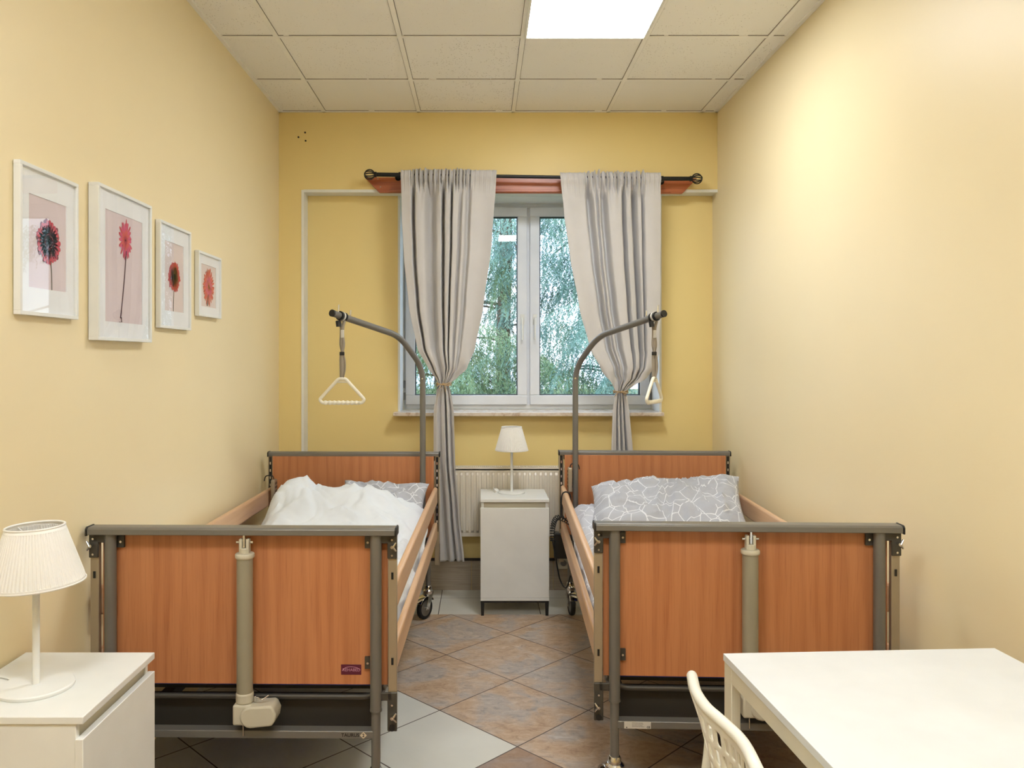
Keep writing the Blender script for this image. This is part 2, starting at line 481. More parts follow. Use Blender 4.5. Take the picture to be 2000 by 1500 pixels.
for x in xs: bx(bm, x-tw-.0022, x-tw, YB, FY-.02, CH-.0015, CH+.001); bx(bm, x+tw, x+tw+.0022, YB, FY-.02, CH-.0015, CH+.001)
struct('trim_5', bm, 'gap_shadow')
def ceiling_panel(x0, y0, label):
    t = thing('ceiling_light', label, 'ceiling light', (x0+.3, y0+.3, CH-.012), 0, 'square ceiling light panels')
    bm = nb()
    for a in ((-.295, .295, -.295, -.283), (-.295, .295, .283, .295), (-.295, -.283, -.283, .283), (.283, .295, -.283, .283)):
        bx(bm, *a, -.004, .012)
    obj('frame', bm, 'white_paint', t)
    boxobj('diffuser', (-.283, .283, -.283, .283, -.001, .004), 'led', t)
ceiling_panel(.203, 3.262, 'lit square white panel in the tiled ceiling at the top of the photo')
ceiling_panel(.203, .262, 'lit square panel above the table, mirrored in the window pane')
ceiling_panel(-.997, .262, 'unseen lit square panel added for more light, out of view on the left')  # extra panel added out of view to brighten the room

# ------------------------------------------------------------------ window
win = bpy.data.objects.new('window_1', None); C.objects.link(win); win['kind'] = 'structure'; win.location = (0, WY, 0)
fx0, fx1, fz0, fz1 = WX0+.008, WX1-.008, 1.155, WZ1-.014
def ringbox(bm, x0, x1, z0, z1, w, y0, y1, mi=0):
    bx(bm, x0, x1, y0, y1, z0, z0+w, mi); bx(bm, x0, x1, y0, y1, z1-w, z1, mi)
    bx(bm, x0, x0+w, y0, y1, z0+w, z1-w, mi); bx(bm, x1-w, x1, y0, y1, z0+w, z1-w, mi)
bm = nb(); ringbox(bm, fx0, fx1, fz0, fz1, .035, 0, .07)
mx = (1032-940)*WY/1550
bx(bm, mx-.012, mx+.012, .004, .06, fz0+.03, fz1-.03)
obj('window_frame', bm, 'pvc', win, bevel=.003)
for (a, b, hx) in ((fx0+.012, mx-.009, -.032), (mx+.009, fx1-.012, .032)):
    bm = nb(); z0, z1 = fz0+.03, fz1-.025
    ringbox(bm, a, b, z0, z1, .066, -.022, .045)
    s = obj('sash', bm, 'pvc', win, bevel=.006, segs=3)
    bm = nb(); ringbox(bm, a+.062, b-.062, z0+.062, z1-.062, .009, -.012, .03)
    obj('gasket', bm, 'gasket', s)
    boxobj('pane', (a+.064, b-.064, .012, .016, z0+.064, z1-.064), 'glass', s)
    xc = (b-.033) if hx < 0 else (a+.033)
    bm = nb(); zc = 1.5+ (700-640)*WY/1550
    bx(bm, xc-.014, xc+.014, -.03, -.022, zc+.02, zc+.09)
    cyl(bm, (xc, -.03, zc+.055), (xc, -.055, zc+.055), .009, 16)
    tube(bm, smooth_path([(xc, -.052, zc+.066), (xc, -.054, zc), (xc, -.052, zc-.085)], .02), .0095, 12, 0, True, (.8, 1.1))
    obj('handle', bm, 'white_paint', s, bevel=.002)
bm = nb()
for z in (1.30, 1.22): bx(bm, fx0+.001, fx0+.014, -.032, -.018, z, z+.05)
for z in (1.30, 1.22): bx(bm, fx1-.014, fx1-.001, -.032, -.018, z, z+.05)
obj('hinge', bm, 'grey_gap', win, bevel=.002)
bm = nb(); bx(bm, (768-940)*5.06/1550, (1297-940)*5.06/1550, 5.05-WY, NY-WY, 1.132, 1.155); bx(bm, WX0, WX1, NY-WY, 0.0, 1.132, 1.155)
obj('window_sill', bm, 'marble', win, bevel=.003)

# ------------------------------------------------------------------ curtain rod, pelmet, curtains
RY = 4.925
def rx(px, d=RY): return (px-940)*d/1550
def rz_(py, d=RY): return 1.5-(py-700)*d/1550
zl, zr = rz_(341), rz_(349)
t = thing('curtain_rod', 'black metal curtain rod with round cage finials above the window', 'curtain rod', (0, RY, 0))
bm = nb(); xl, xr = rx(735), rx(1348)
cyl(bm, (xl, 0, zl), (rx(785), 0, zl-.002), .013); cyl(bm, (rx(784), 0, zl-.002), (rx(1289), 0, zr), .0105); cyl(bm, (rx(1288), 0, zr), (xr, 0, zr), .013)
cyl(bm, (rx(779), 0, zl-.002), (rx(784), 0, zl-.002), .017); cyl(bm, (rx(1290), 0, zr), (rx(1295), 0, zr), .017)
obj('rod', bm, 'rod_black', t)
for (x, z, sg) in ((xl, zl, -1), (xr, zr, 1)):
    bm = nb(); cx = x+sg*.042
    cyl(bm, (x-sg*.002, 0, z), (x+sg*.012, 0, z), .017)
    for a in (0, 60, 120):
        pts = []
        for k in range(17):
            th = 2*PI*k/16; v = Vector((math.cos(th)*.031, 0, math.sin(th)*.031)); v.rotate(Euler((R(a), 0, 0)))
            pts.append((cx+v.x, v.y, z+v.z))
        tube(bm, pts, .0038, 8)
    obj('finial', bm, 'rod_black', t)
bm = nb()
for x, z in ((rx(775), zl), (rx(880), zr), (rx(1297), zr)):
    cyl(bm, (x, 0, z), (x, FY-RY-.03, z), .006, 10); cyl(bm, (x, FY-RY-.034, z), (x, FY-RY-.0305, z), .02, 16)
obj('bracket', bm, 'rod_black', t)
bm = nb(); pd = 5.01
pz0, pz1 = rz_(376, pd), rz_(346, pd)
poly = [(rx(712, pd), pz1), (rx(741, pd), pz0), (rx(1333, pd), pz0-.006), (rx(1362, pd), pz1-.006)]
prism(bm, poly, (5.012, 5.037), 'y')
bx(bm, rx(760, pd), rx(1310, pd), 5.002, 5.012, pz0+.002, pz0+.016)
pel = tag(obj('pelmet_board', bm, 'wood_pelmet', bevel=.002), 'reddish brown varnished board with slanted ends fixed behind the curtain rod', 'board')
bm = nb()
for px, py in ((738, 349), (743, 365), (1352, 353)):
    x, z = rx(px, pd), rz_(py, pd); cyl(bm, (x, 5.009, z), (x, 5.013, z), .004, 10)
o = obj('screw', bm, 'tan', pel)

def interp(tab, v):
    if v <= tab[0][0]: return tab[0][1]
    for (a, x), (b, y) in zip(tab, tab[1:]):
        if v <= b:
            s = (v-a)/(b-a); s = s*s*(3-2*s)*.35 + s*.65
            return x+(y-x)*s
    return tab[-1][1]
def curtain(name, label, L, Rr, ty, tx, y1, seed, valleys, tail, ztop):
    t = thing(name, label, 'curtain', ((L[0][1]+Rr[0][1]-1880)/2*RY/1550, RY, 0), 0, 'greige curtains at the window')
    ox = t.location.x
    y0 = ztop
    nv, nu = 190, 240
    flat0, flat1 = valleys[0][0]-.03, valleys[-1][0]+.03
    def f(a, b):
        py = y0 + (y1-y0)*b
        l, r = interp(L, py), interp(Rr, py)
        up = ty-py
        near = math.exp(-(up/(22 if up < 0 else 55))**2)
        k = max(0, min(1, (py-y0-22)/26)); hdr = 1-k
        dep = 0
        if up > -6:
            for (c, wd, dp, st) in valleys:
                cc = c + .010*math.sin(b*4+c*25)
                g_ = min(1, k*(.45+.55*min(1, max(0, (py-y0-st)/90+.6))))
                d = abs(a-cc)/(1.35*wd*(1+.4*b))
                dep += 1.8*dp*g_*math.exp(-d**3)
            # broad rolls between the valleys
            dep += k*(.010*math.sin(a*13+seed)+.005*math.sin(a*23+2*seed))
            if flat0 < a < flat1 and k > 0: dep += .006*math.sin(a*2*PI*13+seed)*math.exp(-((py-y0-34)/30)**2)
            dep *= 1-.65*near
            # creases that run in towards the knot
            if up < 75:
                q = (1-up/75); e = abs(2*a-1)
                dep += q*.016*math.sin(up*.16+e*9+seed)*e
        else:
            for c, wd, dp in tail: dep += 1.4*dp*math.exp(-(abs(a-c-.02*math.sin(b*9))/wd)**3)*(1-.6*near)
            dep += .006*math.sin(a*14+b*8+seed)
        px = l + (r-l)*a
        hz = 0
        if hdr > 0:
            am = 1 if flat0 < a < flat1 else .15
            dep += am*hdr*(.011*math.sin(a*2*PI*24+seed+2.5*math.sin(a*11))+.008*math.sin(a*2*PI*41+2*seed+3*math.sin(a*7)))
            if py < y0+9: hz = am*(1-(py-y0)/9)*(.026*noise.noise(Vector((a*48, seed, 0)))+.005)
            dep -= math.exp(-((py-y0-13)/7)**2)*.016-.004
        bul = .030*math.exp(-((up-42)/34)**2)*math.sin(PI*a) if up > 0 else 0
        y = -.012 - bul + dep
        y += .003*noise.noise(Vector((a*7, b*14, seed)))
        return Vector(((px-940)*RY/1550-ox, y, rz_(py)+hz))
    bm = nb(); grid(bm, nu, nv, f)
    obj('panel', bm, 'curtain', t, solid=.002, sharp=80)
    bm = nb(); txx = (tx-940)*RY/1550-ox; tz = rz_(ty)
    for k in range(3):
        pts = [(txx+.046*math.cos(2*PI*i/24), .0+.035*math.sin(2*PI*i/24)-.006, tz+.005*(k-1)+.004*math.sin(4*PI*i/24+k)) for i in range(25)]
        tube(bm, pts, .0028, 8)
    rr = random.Random(seed)
    for k in range(4):
        dx, dz = rr.uniform(-.05, .05), rr.uniform(-.05, -.01)
        tube(bm, catmull([(txx, -.045, tz), (txx+dx*.5, -.055, tz-.002), (txx+dx, -.05, tz+dz)], 5), .0022, 8)
    lathe(bm, [(0, -.009), (.009, -.004), (.01, .004), (0, .009)], (txx, -.048, tz), 12)
    obj('tie_cord', bm, 'string', t)
    return t
curtain('curtain', 'greige curtain hanging left of the window, knotted beside the trapeze pole',
    [(335, 783), (420, 785), (500, 789), (600, 799), (680, 815), (722, 838), (742, 853), (750, 856), (762, 853), (800, 847), (900, 847), (1000, 853), (1107, 860)],
    [(335, 970), (350, 969), (480, 960), (600, 944), (680, 928), (720, 912), (738, 893), (748, 880), (755, 878), (775, 882), (800, 886), (900, 889), (1000, 897), (1107, 908)],
    750, 867, 1096, 3, [(.13, .012, .045, 10), (.30, .034, .040, 0), (.455, .011, .05, 0), (.53, .008, .045, 0), (.64, .012, .02, 40), (.72, .018, .022, 0)], [(.3, .08, .02), (.62, .05, .045), (.85, .05, .02)], 333)
curtain('curtain', 'greige curtain hanging right of the window, above the patterned pillow',
    [(335, 1093), (420, 1101), (500, 1112), (600, 1130), (680, 1151), (725, 1175), (752, 1196), (765, 1202), (775, 1200), (800, 1196), (880, 1193), (1000, 1188), (1107, 1186)],
    [(335, 1290), (600, 1289), (690, 1286), (718, 1278), (738, 1262), (754, 1236), (765, 1222), (772, 1223), (800, 1228), (880, 1235), (1000, 1241), (1107, 1244)],
    765, 1212, 1090, 5, [(.27, .022, .045, 0), (.35, .008, .02, 0), (.43, .022, .045, 30), (.63, .014, .05, 0), (.735, .016, .05, 0), (.81, .009, .03, 0)], [(.3, .04, .035), (.5, .05, .045), (.72, .045, .04)], 338)

# ------------------------------------------------------------------ radiator
t = thing('radiator', 'white ribbed panel radiator on the wall behind the middle nightstand', 'radiator', (.16, 5.085, .37))
W2, Hh = .50, .44
bm = nb()
def prof(x):
    k = ((x+W2) % .0333)/.0333
    return -.011 if .25 < k < .75 else 0
n = 360
V = []
for zz in (.025, .04, Hh-.05, Hh-.035):
    row = []
    for i in range(n+1):
        x = -W2+.01 + (2*W2-.02)*i/n; d = prof(x) if zz in (.04, Hh-.05) else 0
        row.append(bm.verts.new((x, -.05-d if False else -.05+(-d)*-1, zz)))
    V.append(row)
for a, b in zip(V, V[1:]):
    for i in range(n): bm.faces.new((a[i], a[i+1], b[i+1], b[i]))
bx(bm, -W2, W2, -.05, .03, 0, .024); bx(bm, -W2, W2, -.05, -.02, Hh-.034, Hh-.012)
bx(bm, -W2, W2, -.047, -.03, .02, Hh-.03)
obj('front_panel', bm, 'radiator', t, bevel=.0, sharp=20)
boxobj('rear_panel', (-W2, W2, .02, .035, .0, Hh-.012), 'radiator', t, bevel=.003)
bm = nb()
for i in range(76):
    x = -W2+.012+i*.013; bx(bm, x, x+.006, -.045, .03, Hh-.012, Hh-.003)
bx(bm, -W2, W2, -.05, -.043, Hh-.02, Hh); bx(bm, -W2, W2, .025, .032, Hh-.02, Hh)
obj('top_grille', bm, 'radiator', t)
bm = nb()
for sx in (-W2, W2): bx(bm, sx-.003, sx+.003, -.048, .034, 0, Hh-.004)
obj('side_cover', bm, 'radiator', t)
bm = nb()
for sx in (-.3, .3): bx(bm, sx-.012, sx+.012, .035, .065, .05, Hh-.06)
obj('wall_bracket', bm, 'white_paint', t)

# ------------------------------------------------------------------ nightstand
def nightstand(label, loc, rz):
    t = thing('nightstand', label, 'nightstand', loc, rz, 'white nightstands')   # front faces local -y
    W, D, H = .20, .18, .68
    bm = nb()
    bx(bm, -W+.004, -W+.02, -D+.018, D, .09, H-.018); bx(bm, W-.02, W-.004, -D+.018, D, .09, H-.018)
    bx(bm, -W+.02, W-.02, D-.012, D, .1, H-.018); bx(bm, -W+.02, W-.02, -D+.018, D-.012, .09, .108)
    obj('body', bm, 'white_lacquer', t, bevel=.0015)
    boxobj('tabletop', (-W, W, -D, D, H-.018, H), 'white_lacquer', t, bevel=.002)
    boxobj('door', (-W, W, -D, -D+.018, .105, H-.052), 'white_lacquer', t, bevel=.0015)
    boxobj('rail', (-W+.02, W-.02, -D+.022, -D+.034, H-.075, H-.018), 'cream_plastic', t)
    boxobj('plinth', (-W, W, -D, D-.002, .088, .104), 'white_lacquer', t, bevel=.001)
    for sx in (-1, 1):
        for sy in (-1, 1):
            bm = nb(); x = sx*(W-.012); y = sy*(D-.014)
            prism(bm, [(x-.011, .088), (x+.011, .088), (x+.008, 0), (x-.008, 0)], (y-.009, y+.009), 'y')
            obj('leg', bm, 'black', t)
    bm = nb(); bx(bm, -W+.02, W-.02, -D+.01, -D+.02, .074, .088); bx(bm, -W+.02, W-.02, D-.02, D-.01, .074, .088)
    obj('leg_frame', bm, 'black', t)
    return t
nightstand('white nightstand in the middle of the room between the two beds', ((1005.5-940)*4.62/1550, 4.62+.18, 0), 0)
nightstand('white nightstand at the lower left corner, against the left wall', (-.911-.18, 2.015, 0), R(90))

# ------------------------------------------------------------------ table lamps
def table_lamp(label, loc, tilt, k=1, cord=None):
    t = thing('table_lamp', label, 'table lamp', loc, 0, 'white pleated table lamps')
    bm = nb(); lathe(bm, [(0, 0), (.084*k, 0), (.086*k, .003), (.086*k, .008), (.083*k, .0105), (0, .0115)], seg=64)
    obj('base', bm, 'white_lacquer', t)
    bm = nb(); cyl(bm, (0, 0, .01), (0, 0, .32), .0085*k, 20); cyl(bm, (0, 0, .30), (0, 0, .34), .015, 20)
    obj('pole', bm, 'white_lacquer', t)
    e = Euler((0, tilt, 0)).to_matrix().to_4x4()
    TM = Matrix.Translation((0, 0, .33)) @ e @ Matrix.Translation((0, 0, -.33))
    bm = nb(); seg = 288; z0, z1 = .262, .402; r0, r1 = .106*k, .064*k
    rings = []
    for i, v in enumerate((0, .045, .05, .5, .93, .935, 1)):
        z = z0+(z1-z0)*v; rr = r0+(r1-r0)*v; rg = []
        for q in range(seg):
            pl = .0022*(q % 4 in (0, 1)) if .046 < v < .932 else .0017
            rad = rr+pl*(r0+(r1-r0)*v)/r0
            rg.append(bm.verts.new(TM @ Vector((rad*math.cos(2*PI*q/seg), rad*math.sin(2*PI*q/seg), z))))
        rings.append(rg)
    for a, b in zip(rings, rings[1:]): ring_faces(bm, a, b, 0)
    obj('lamp_shade', bm, 'lampshade', t, solid=.0018, sharp=25)
    bm = nb()
    for z, rr in ((z0, r0), (z1, r1)):
        pts = [TM @ Vector(((rr+.001)*math.cos(2*PI*q/48), (rr+.001)*math.sin(2*PI*q/48), z)) for q in range(49)]
        tube(bm, pts, .0028, 8, caps=False)
    for a in range(3):
        th = a*2*PI/3+.6
        cyl(bm, TM @ Vector((0, 0, .36)), TM @ Vector((r1*math.cos(th), r1*math.sin(th), .395)), .0015, 6)
    obj('shade_ring', bm, 'lampshade', t)
    if cord:
        bm = nb(); tube(bm, catmull(cord, 8), .0025, 8); obj('cord', bm, 'white_lacquer', t)
    return t
table_lamp('white pleated table lamp at the lower left, near the camera', (-1.108, 1.975, .68), R(-2), 1.02,
    [(-.07, .02, .004), (-.10, .05, .003), (-.135, .06, .003), (-.16, .03, .003)])
tl = table_lamp('small white pleated table lamp on the middle nightstand before the radiator', (.185, 4.83, .68), 0, .93,
    [(-.06, .02, .004), (-.085, .05, .004), (-.097, .03, .006)])
bm = nb(); bx(bm, -.012, .012, -.02, .012, 0, .018); cyl(bm, (0, -.02, .009), (0, -.032, .011), .005, 10)
for s in (-1, 1): cyl(bm, (s*.006, .012, .012), (s*.006, .03, .015), .0022, 8)
o = obj('plug', bm, 'white_lacquer', tl, bevel=.004); o.location = (-.095, .03, .002); o.rotation_euler = (R(20), 0, R(25))

# ------------------------------------------------------------------ hospital beds
L = 2.05
def bed(label, loc, rz, side, sign_plate):
    """side=+1: aisle on +x"""
    t = thing('hospital_bed', label, 'hospital bed', loc, rz, 'hospital beds')
    for nm, yy, s in (('footboard', 0, 1), ('headboard', L, -1)):
        hb = boxobj(nm, (-.465, .465, yy+s*.022, yy+s*.040, .441 if yy == 0 else .47, .935), 'wood_panel', t, bevel=.001)
        bm = nb(); poly = [(yy-s*.027, .934), (yy-s*.027, .952), (yy-s*.020, .958), (yy+s*.022, .958), (yy+s*.030, .952), (yy+s*.030, .934)]
        prism(bm, poly, (-.494, .494), 'x'); obj('top_rail', bm, 'metal_grey', t, bevel=.002)
        bm = nb()
        for sx in (-1, 1):
            a, b = sorted((sx*.494, sx*.500)); prism(bm, [(p[0], p[1]) for p in [(yy-s*.029, .931), (yy-s*.029, .953), (yy-s*.021, .960), (yy+s*.023, .960), (yy+s*.032, .953), (yy+s*.032, .931)]], (a, b), 'x')
        obj('end_cap', bm, 'black', t, bevel=.002)
        for sx in (-1, 1):
            bm = nb(); x = sx*.43
            cyl(bm, (x, yy, .372), (x, yy, .934), .0185, 28); tube(bm, [(x, yy, .366), (x, yy, .372)], [.0195, .0195], 28)
            cyl(bm, (x, yy, .165), (x, yy, .37), .0148, 24)
            obj('leg', bm, 'metal_grey', t)
            # guide post for the side rails
            bm = nb(); px = sx*.483
            bx(bm, px-.014, px+.014, yy+s*.002, yy+s*.020, .305, .934)
            p = obj('guide_post', bm, 'alu', t, bevel=.002)
            bm = nb(); e = yy
            y2 = e-s*.001
            for z in (.80, .80-.275):
                bx(bm, px-.0035, px+.0035, min(y2, e+s*.004), max(y2, e+s*.004), z-.011, z+.011)
            if yy == L:
                bx(bm, px-.008, px+.008, L-.0215, L-.018, .5, .93)
                for k in range(9): bx(bm, px-.003, px+.003, L-.0235, L-.0215, .55+k*.042, .565+k*.042, 1)
            obj('slot', bm, ['black', 'chrome'], p)
            bm = nb()
            ya, yb = sorted((yy-s*.006, yy+s*.0015))
            bx(bm, px-.0155, px+.0155, ya, yb, .856, .934); a, b = sorted((sx*.44, px)); bx(bm, a, b, ya, yb, .905, .934)
            bx(bm, px-.0155, px+.0155, ya, yb, .302, .427); bx(bm, a, b, ya, yb, .400, .427)
            p2 = obj('bracket', bm, 'metal_dark', t, bevel=.003)
            bm = nb()
            for z in (.918, .868, .388, .322): cyl(bm, (px, yy-s*.011, z), (px, yy-s*.005, z), .0035, 12)
            for z in (.898, .352):
                cyl(bm, (px+sx*.002, yy-s*.026, z), (px+sx*.002, yy-s*.004, z), .0055, 14)
                tube(bm, [(px+sx*.014, yy-s*.02, z+.014), (px+sx*.004, yy-s*.022, z), (px+sx*.014, yy-s*.02, z-.014)], [.003, .0055, .003], 10)
            obj('wing_screw', bm, 'chrome', p2)
            bm = nb(); cyl(bm, (px, yy-s*.012, .315), (px, yy-s*.004, .315), .010, 16); obj('end_plug', bm, 'black', p2)
            # clip holding the board
            bm = nb()
            for z in (.905, .515):
                a, b = sorted((sx*.392, sx*.43)); ya, yb = sorted((yy+s*.012, yy+s*.0225)); bx(bm, a, b, ya, yb, z-.019, z+.019)
                cyl(bm, (sx*.402, yy+s*.008, z), (sx*.402, yy+s*.014, z), .004, 10, 1)
            obj('board_clip', bm, ['metal_dark', 'chrome'], t, bevel=.0)
            # castor
            bm = nb(); cy_ = yy + (.0)
            wy = cy_ + (-.035 if yy > 0 else .035)
            tube(bm, [(x, yy, .150), (x, yy, .178), (x, yy, .186)], [.022, .022, .017], 24); tube(bm, [(x, yy, .138), (x, yy, .156), (x, yy, .164)], [.032, .032, .024], 24)
            for q in (-1, 1):
                prism(bm, [(cy_-.022, .142), (cy_+.022, .142), (wy+.014, .055), (wy-.014, .055)], sorted((x+q*.020, x+q*.0235)), 'x')
            arc = [(x, wy+.071*math.cos(th), .0625+.071*math.sin(th)) for th in [R(30+a*12) for a in range(11)]]
            tube(bm, arc, .012, 10, 0, True, (.35, 2.0))
            yw = R({(1, 1): -32, (1, -1): 25, (0, 1): 20, (0, -1): -15}[(1 if yy else 0, sx)]*(1 if side > 0 else -1) if not (side < 0 and yy and sx < 0) else 8)
            CR = Matrix.Translation((x, yy, 0)) @ Matrix.Rotation(yw, 4, 'Z') @ Matrix.Translation((-x, -yy, 0))
            bmesh.ops.transform(bm, matrix=CR, verts=bm.verts[:])
            cs = obj('castor', bm, 'chrome', t, bevel=.002)
            bm = nb(); RM = CR @ Matrix.Translation((x, wy, .0625)) @ Matrix.Rotation(PI/2, 4, 'Y')
            lathe(bm, [(.045, -.012), (.058, -.013), (.0625, -.007), (.0625, .007), (.058, .013), (.045, .012)], seg=40, M4=RM)
            lathe(bm, [(0, -.011), (.046, -.010), (.046, .010), (0, .011)], seg=40, mi=1, M4=RM)
            lathe(bm, [(0, -.026), (.008, -.026), (.008, .026), (0, .026)], seg=16, mi=2, M4=RM)
            obj('wheel', bm, ['rubber', 'metal_grey', 'chrome'], cs)
        bm = nb(); ya, yb = sorted((yy-s*.012, yy+s*.028)); bx(bm, -.43, .43, ya, yb, .280, .305)
        cb_ = obj('crossbar', bm, 'metal_grey', t, bevel=.003)
        # lifting drive
        bm = nb(); ax = .010; ay = yy-s*.012
        cyl(bm, (ax, ay, .43), (ax, ay, .862), .0255, 32); obj('lift_column', bm, 'tan', t)
        bm = nb(); tube(bm, [(ax, ay, .858), (ax, ay, .862), (ax, ay, .872), (ax, ay, .876)], [.027, .0305, .0305, .028], 32)
        for q in (-1, 1): bx(bm, ax+q*.011-.005, ax+q*.011+.005, ay-.012, ay+.012, .874, .922)
        cyl(bm, (ax, ay, .872), (ax, ay, .893), .017, 24)
        obj('clevis', bm, 'cream_plastic', t, bevel=.003)
        bm = nb(); bx(bm, ax-.003, ax+.003, ay-.01, ay+.01, .895, .936); cyl(bm, (ax-.027, ay, .910), (ax+.027, ay, .910), .004, 10)
        obj('clevis_pin', bm, 'chrome', t)
        bm = nb(); tube(bm, [(ax, ay, .396), (ax, ay, .432)], .028, 32)
        bx(bm, ax-.031, ax+.03, ay-.03, ay+.03, .333, .398)
        gb = obj('gearbox', bm, 'cream_plastic', t, bevel=.007, segs=3)
        bm = nb(); poly = []
        for a in range(9): th = R(90+a*22.5); poly.append((ax+.028+.034*math.cos(th), .362+.034*math.sin(th)))
        poly += [(ax+.095, .335), (ax+.106, .350), (ax+.110, .374), (ax+.100, .396), (ax+.09, .400)]
        prism(bm, poly, sorted((ay-s*.038, ay+s*.034)), 'y'); obj('motor', bm, 'cream_plastic', t, bevel=.007, segs=3)
        bm = nb(); tube(bm, [(ax-.004, ay, .335), (ax-.004, ay, .29)], .006, 12, 0, True, (.5, 1)); cyl(bm, (ax+.004, ay, .325), (ax+.004, ay, .337), .008, 14)
        cyl(bm, (ax+.033, ay, .398), (ax+.033, ay, .418), .004, 10); tube(bm, catmull([(ax+.033, ay-.01, .408), (ax+.045, ay-.02, .420), (ax+.06, ay-.015, .412), (ax+.08, ay-.01, .424)], 5), .002, 8)
        obj('lift_pin', bm, 'chrome', t)
    # deck
    bm = nb()
    for sx in (-1, 1): bx(bm, sx*.425-.018, sx*.425+.018, .05, L-.06, .375, .412)
    for k in range(12): bx(bm, -.41, .41, .10+k*.16, .16+k*.16, .395, .415)
    pts = smooth_path([(-.45, .045, .424), (-.40, .045, .392), (.40, .045, .392), (.45, .045, .424)], .05); tube(bm, pts, .009, 12)
    obj('deck_frame', bm, 'metal_dark', t, bevel=.002)
    bm = nb(); bx(bm, -.412, .405, .07, .078, .272, .393)
    bx(bm, -.40, -.36, .08, L-.1, .25, .29); bx(bm, .36, .40, .08, L-.1, .25, .29)
    obj('underframe', bm, 'panel_dark', t, bevel=.002)
    # wooden side rails
    for sx in (-1, 1):
        for z0, z1 in ((.458, .554), (.662, .757)):
            bm = nb(); a, b = sorted((sx*.461, sx*.487)); bx(bm, a, b, .022, L-.024, z0, z1)
            obj('side_rail', bm, 'wood_rail', t, bevel=.011, segs=4)
    # trapeze pole
    bm = nb(); s = side
    path = [(s*.406, 1.965, .40), (s*.406, 1.965, 1.445), (s*.295, 1.80, 1.622), (s*.018, 1.335, 1.722)]
    tube(bm, smooth_path(path, .09, 8), .0165, 24)
    bx(bm, s*.406-.02, s*.406+.02, 1.94, 1.99, .38, .44)
    tp = obj('trapeze_pole', bm, 'metal_grey', t)
    d = (Vector(path[3])-Vector(path[2])).normalized(); e0 = Vector(path[3])
    bm = nb(); tube(bm, [e0-d*.004, e0+d*.006], .0175, 24); obj('end_cap', bm, 'black', tp)
    bm = nb()
    for off, h in ((-.045, .036), (-.135, .03)):
        q = e0+d*off; cyl(bm, q+Vector((0, 0, .012)), q+Vector((.002, 0, .016+h)), .0035, 8)
    cyl(bm, (s*.406-.001, 1.946, 1.385), (s*.406, 1.951, 1.385), .005, 10)
    obj('stop_pin', bm, 'chrome', tp)
    # plate / label
    if sign_plate:
        x = (683-474.5)/ (1550/2.575); z = 1.5-(1308-700)*2.575/1550
        pl = boxobj('name_plate', (x-.033, x+.033, .0205, .0222, z-.0165, z+.0165), 'plate_maroon', t, bevel=.0005)
        text_mesh('plate_lettering', 'REHABED', .0135, 'plate_ink', pl, (x+.001, .0203, z-.001), (PI/2, 0, 0), 1.0)
        bm = nb(); tube(bm, catmull([(x-.029, .0203, z-.003), (x-.018, .0203, z+.0065), (x, .0203, z+.0095), (x+.018, .0203, z+.0065), (x+.028, .0203, z+.001)], 6), .0009, 6)
        obj('plate_arc', bm, 'plate_ink', pl)
        xt = (689-474.5)/(1550/2.548); z = .2925
        text_mesh('model_lettering', 'TAURUS', .0155, 'ink', cb_.parent.children[0] if False else t, (xt-.003, -.0123, z), (PI/2, 0, 0), 1.0, .0003, .0003)
        bm = nb(); xd = xt+.039; cz = z
        prism(bm, [(xd-.011, cz), (xd, cz-.011), (xd+.011, cz), (xd, cz+.011)], (-.0130, -.0118), 'y'); dm = obj('model_badge', bm, 'sticker_cream', t)
        text_mesh('badge_number', '2', .014, 'ink', dm, (xd, -.0132, cz), (PI/2, 0, 0), 1, .0003, .0004)
    else:
        x0, x1 = (1224-1463)/(1550/2.595), (1276-1463)/(1550/2.595)
        st_ = boxobj('rating_sticker', (x0, x1, -.0132, -.0118, .2815, .304), 'sticker', t)
        for i in range(4):
            bm = nb(); q = x0+.025
            while q < x0+.058 + (i == 3)*.006:
                l = .004+.003*((i*7+int(q*9000)) % 3); bx(bm, q, q+l, -.0134, -.0131, .3000-i*.0042, .3012-i*.0042); q += l+.0006
            b_ = obj('sticker_print', bm, 'ink_grey', None); b_.parent = st_
        text_mesh('sticker_print', 'CE', .009, 'ink', st_, (x1-.008, -.0135, .2868), (PI/2, 0, 0), 1.0, .0001, .0003)
        bm = nb(); cyl(bm, (x0+.008, -.0134, .2855), (x0+.008, -.013, .2855), .002, 12); obj('sticker_mark', bm, 'ink', st_)
    return t
LB = bed('wooden-ended hospital bed on the left with a maroon plate on its footboard', (-.769, 2.56, 0), R(-.87), 1, True)
RB = bed('wooden-ended hospital bed on the right with a white sticker on its crossbar', (.871, 2.61, 0), R(-2.3), -1, False)
MLB = Matrix.Translation(LB.location) @ Matrix.Rotation(R(-.87), 4, 'Z')
MRB = Matrix.Translation(RB.location) @ Matrix.Rotation(R(-2.3), 4, 'Z')

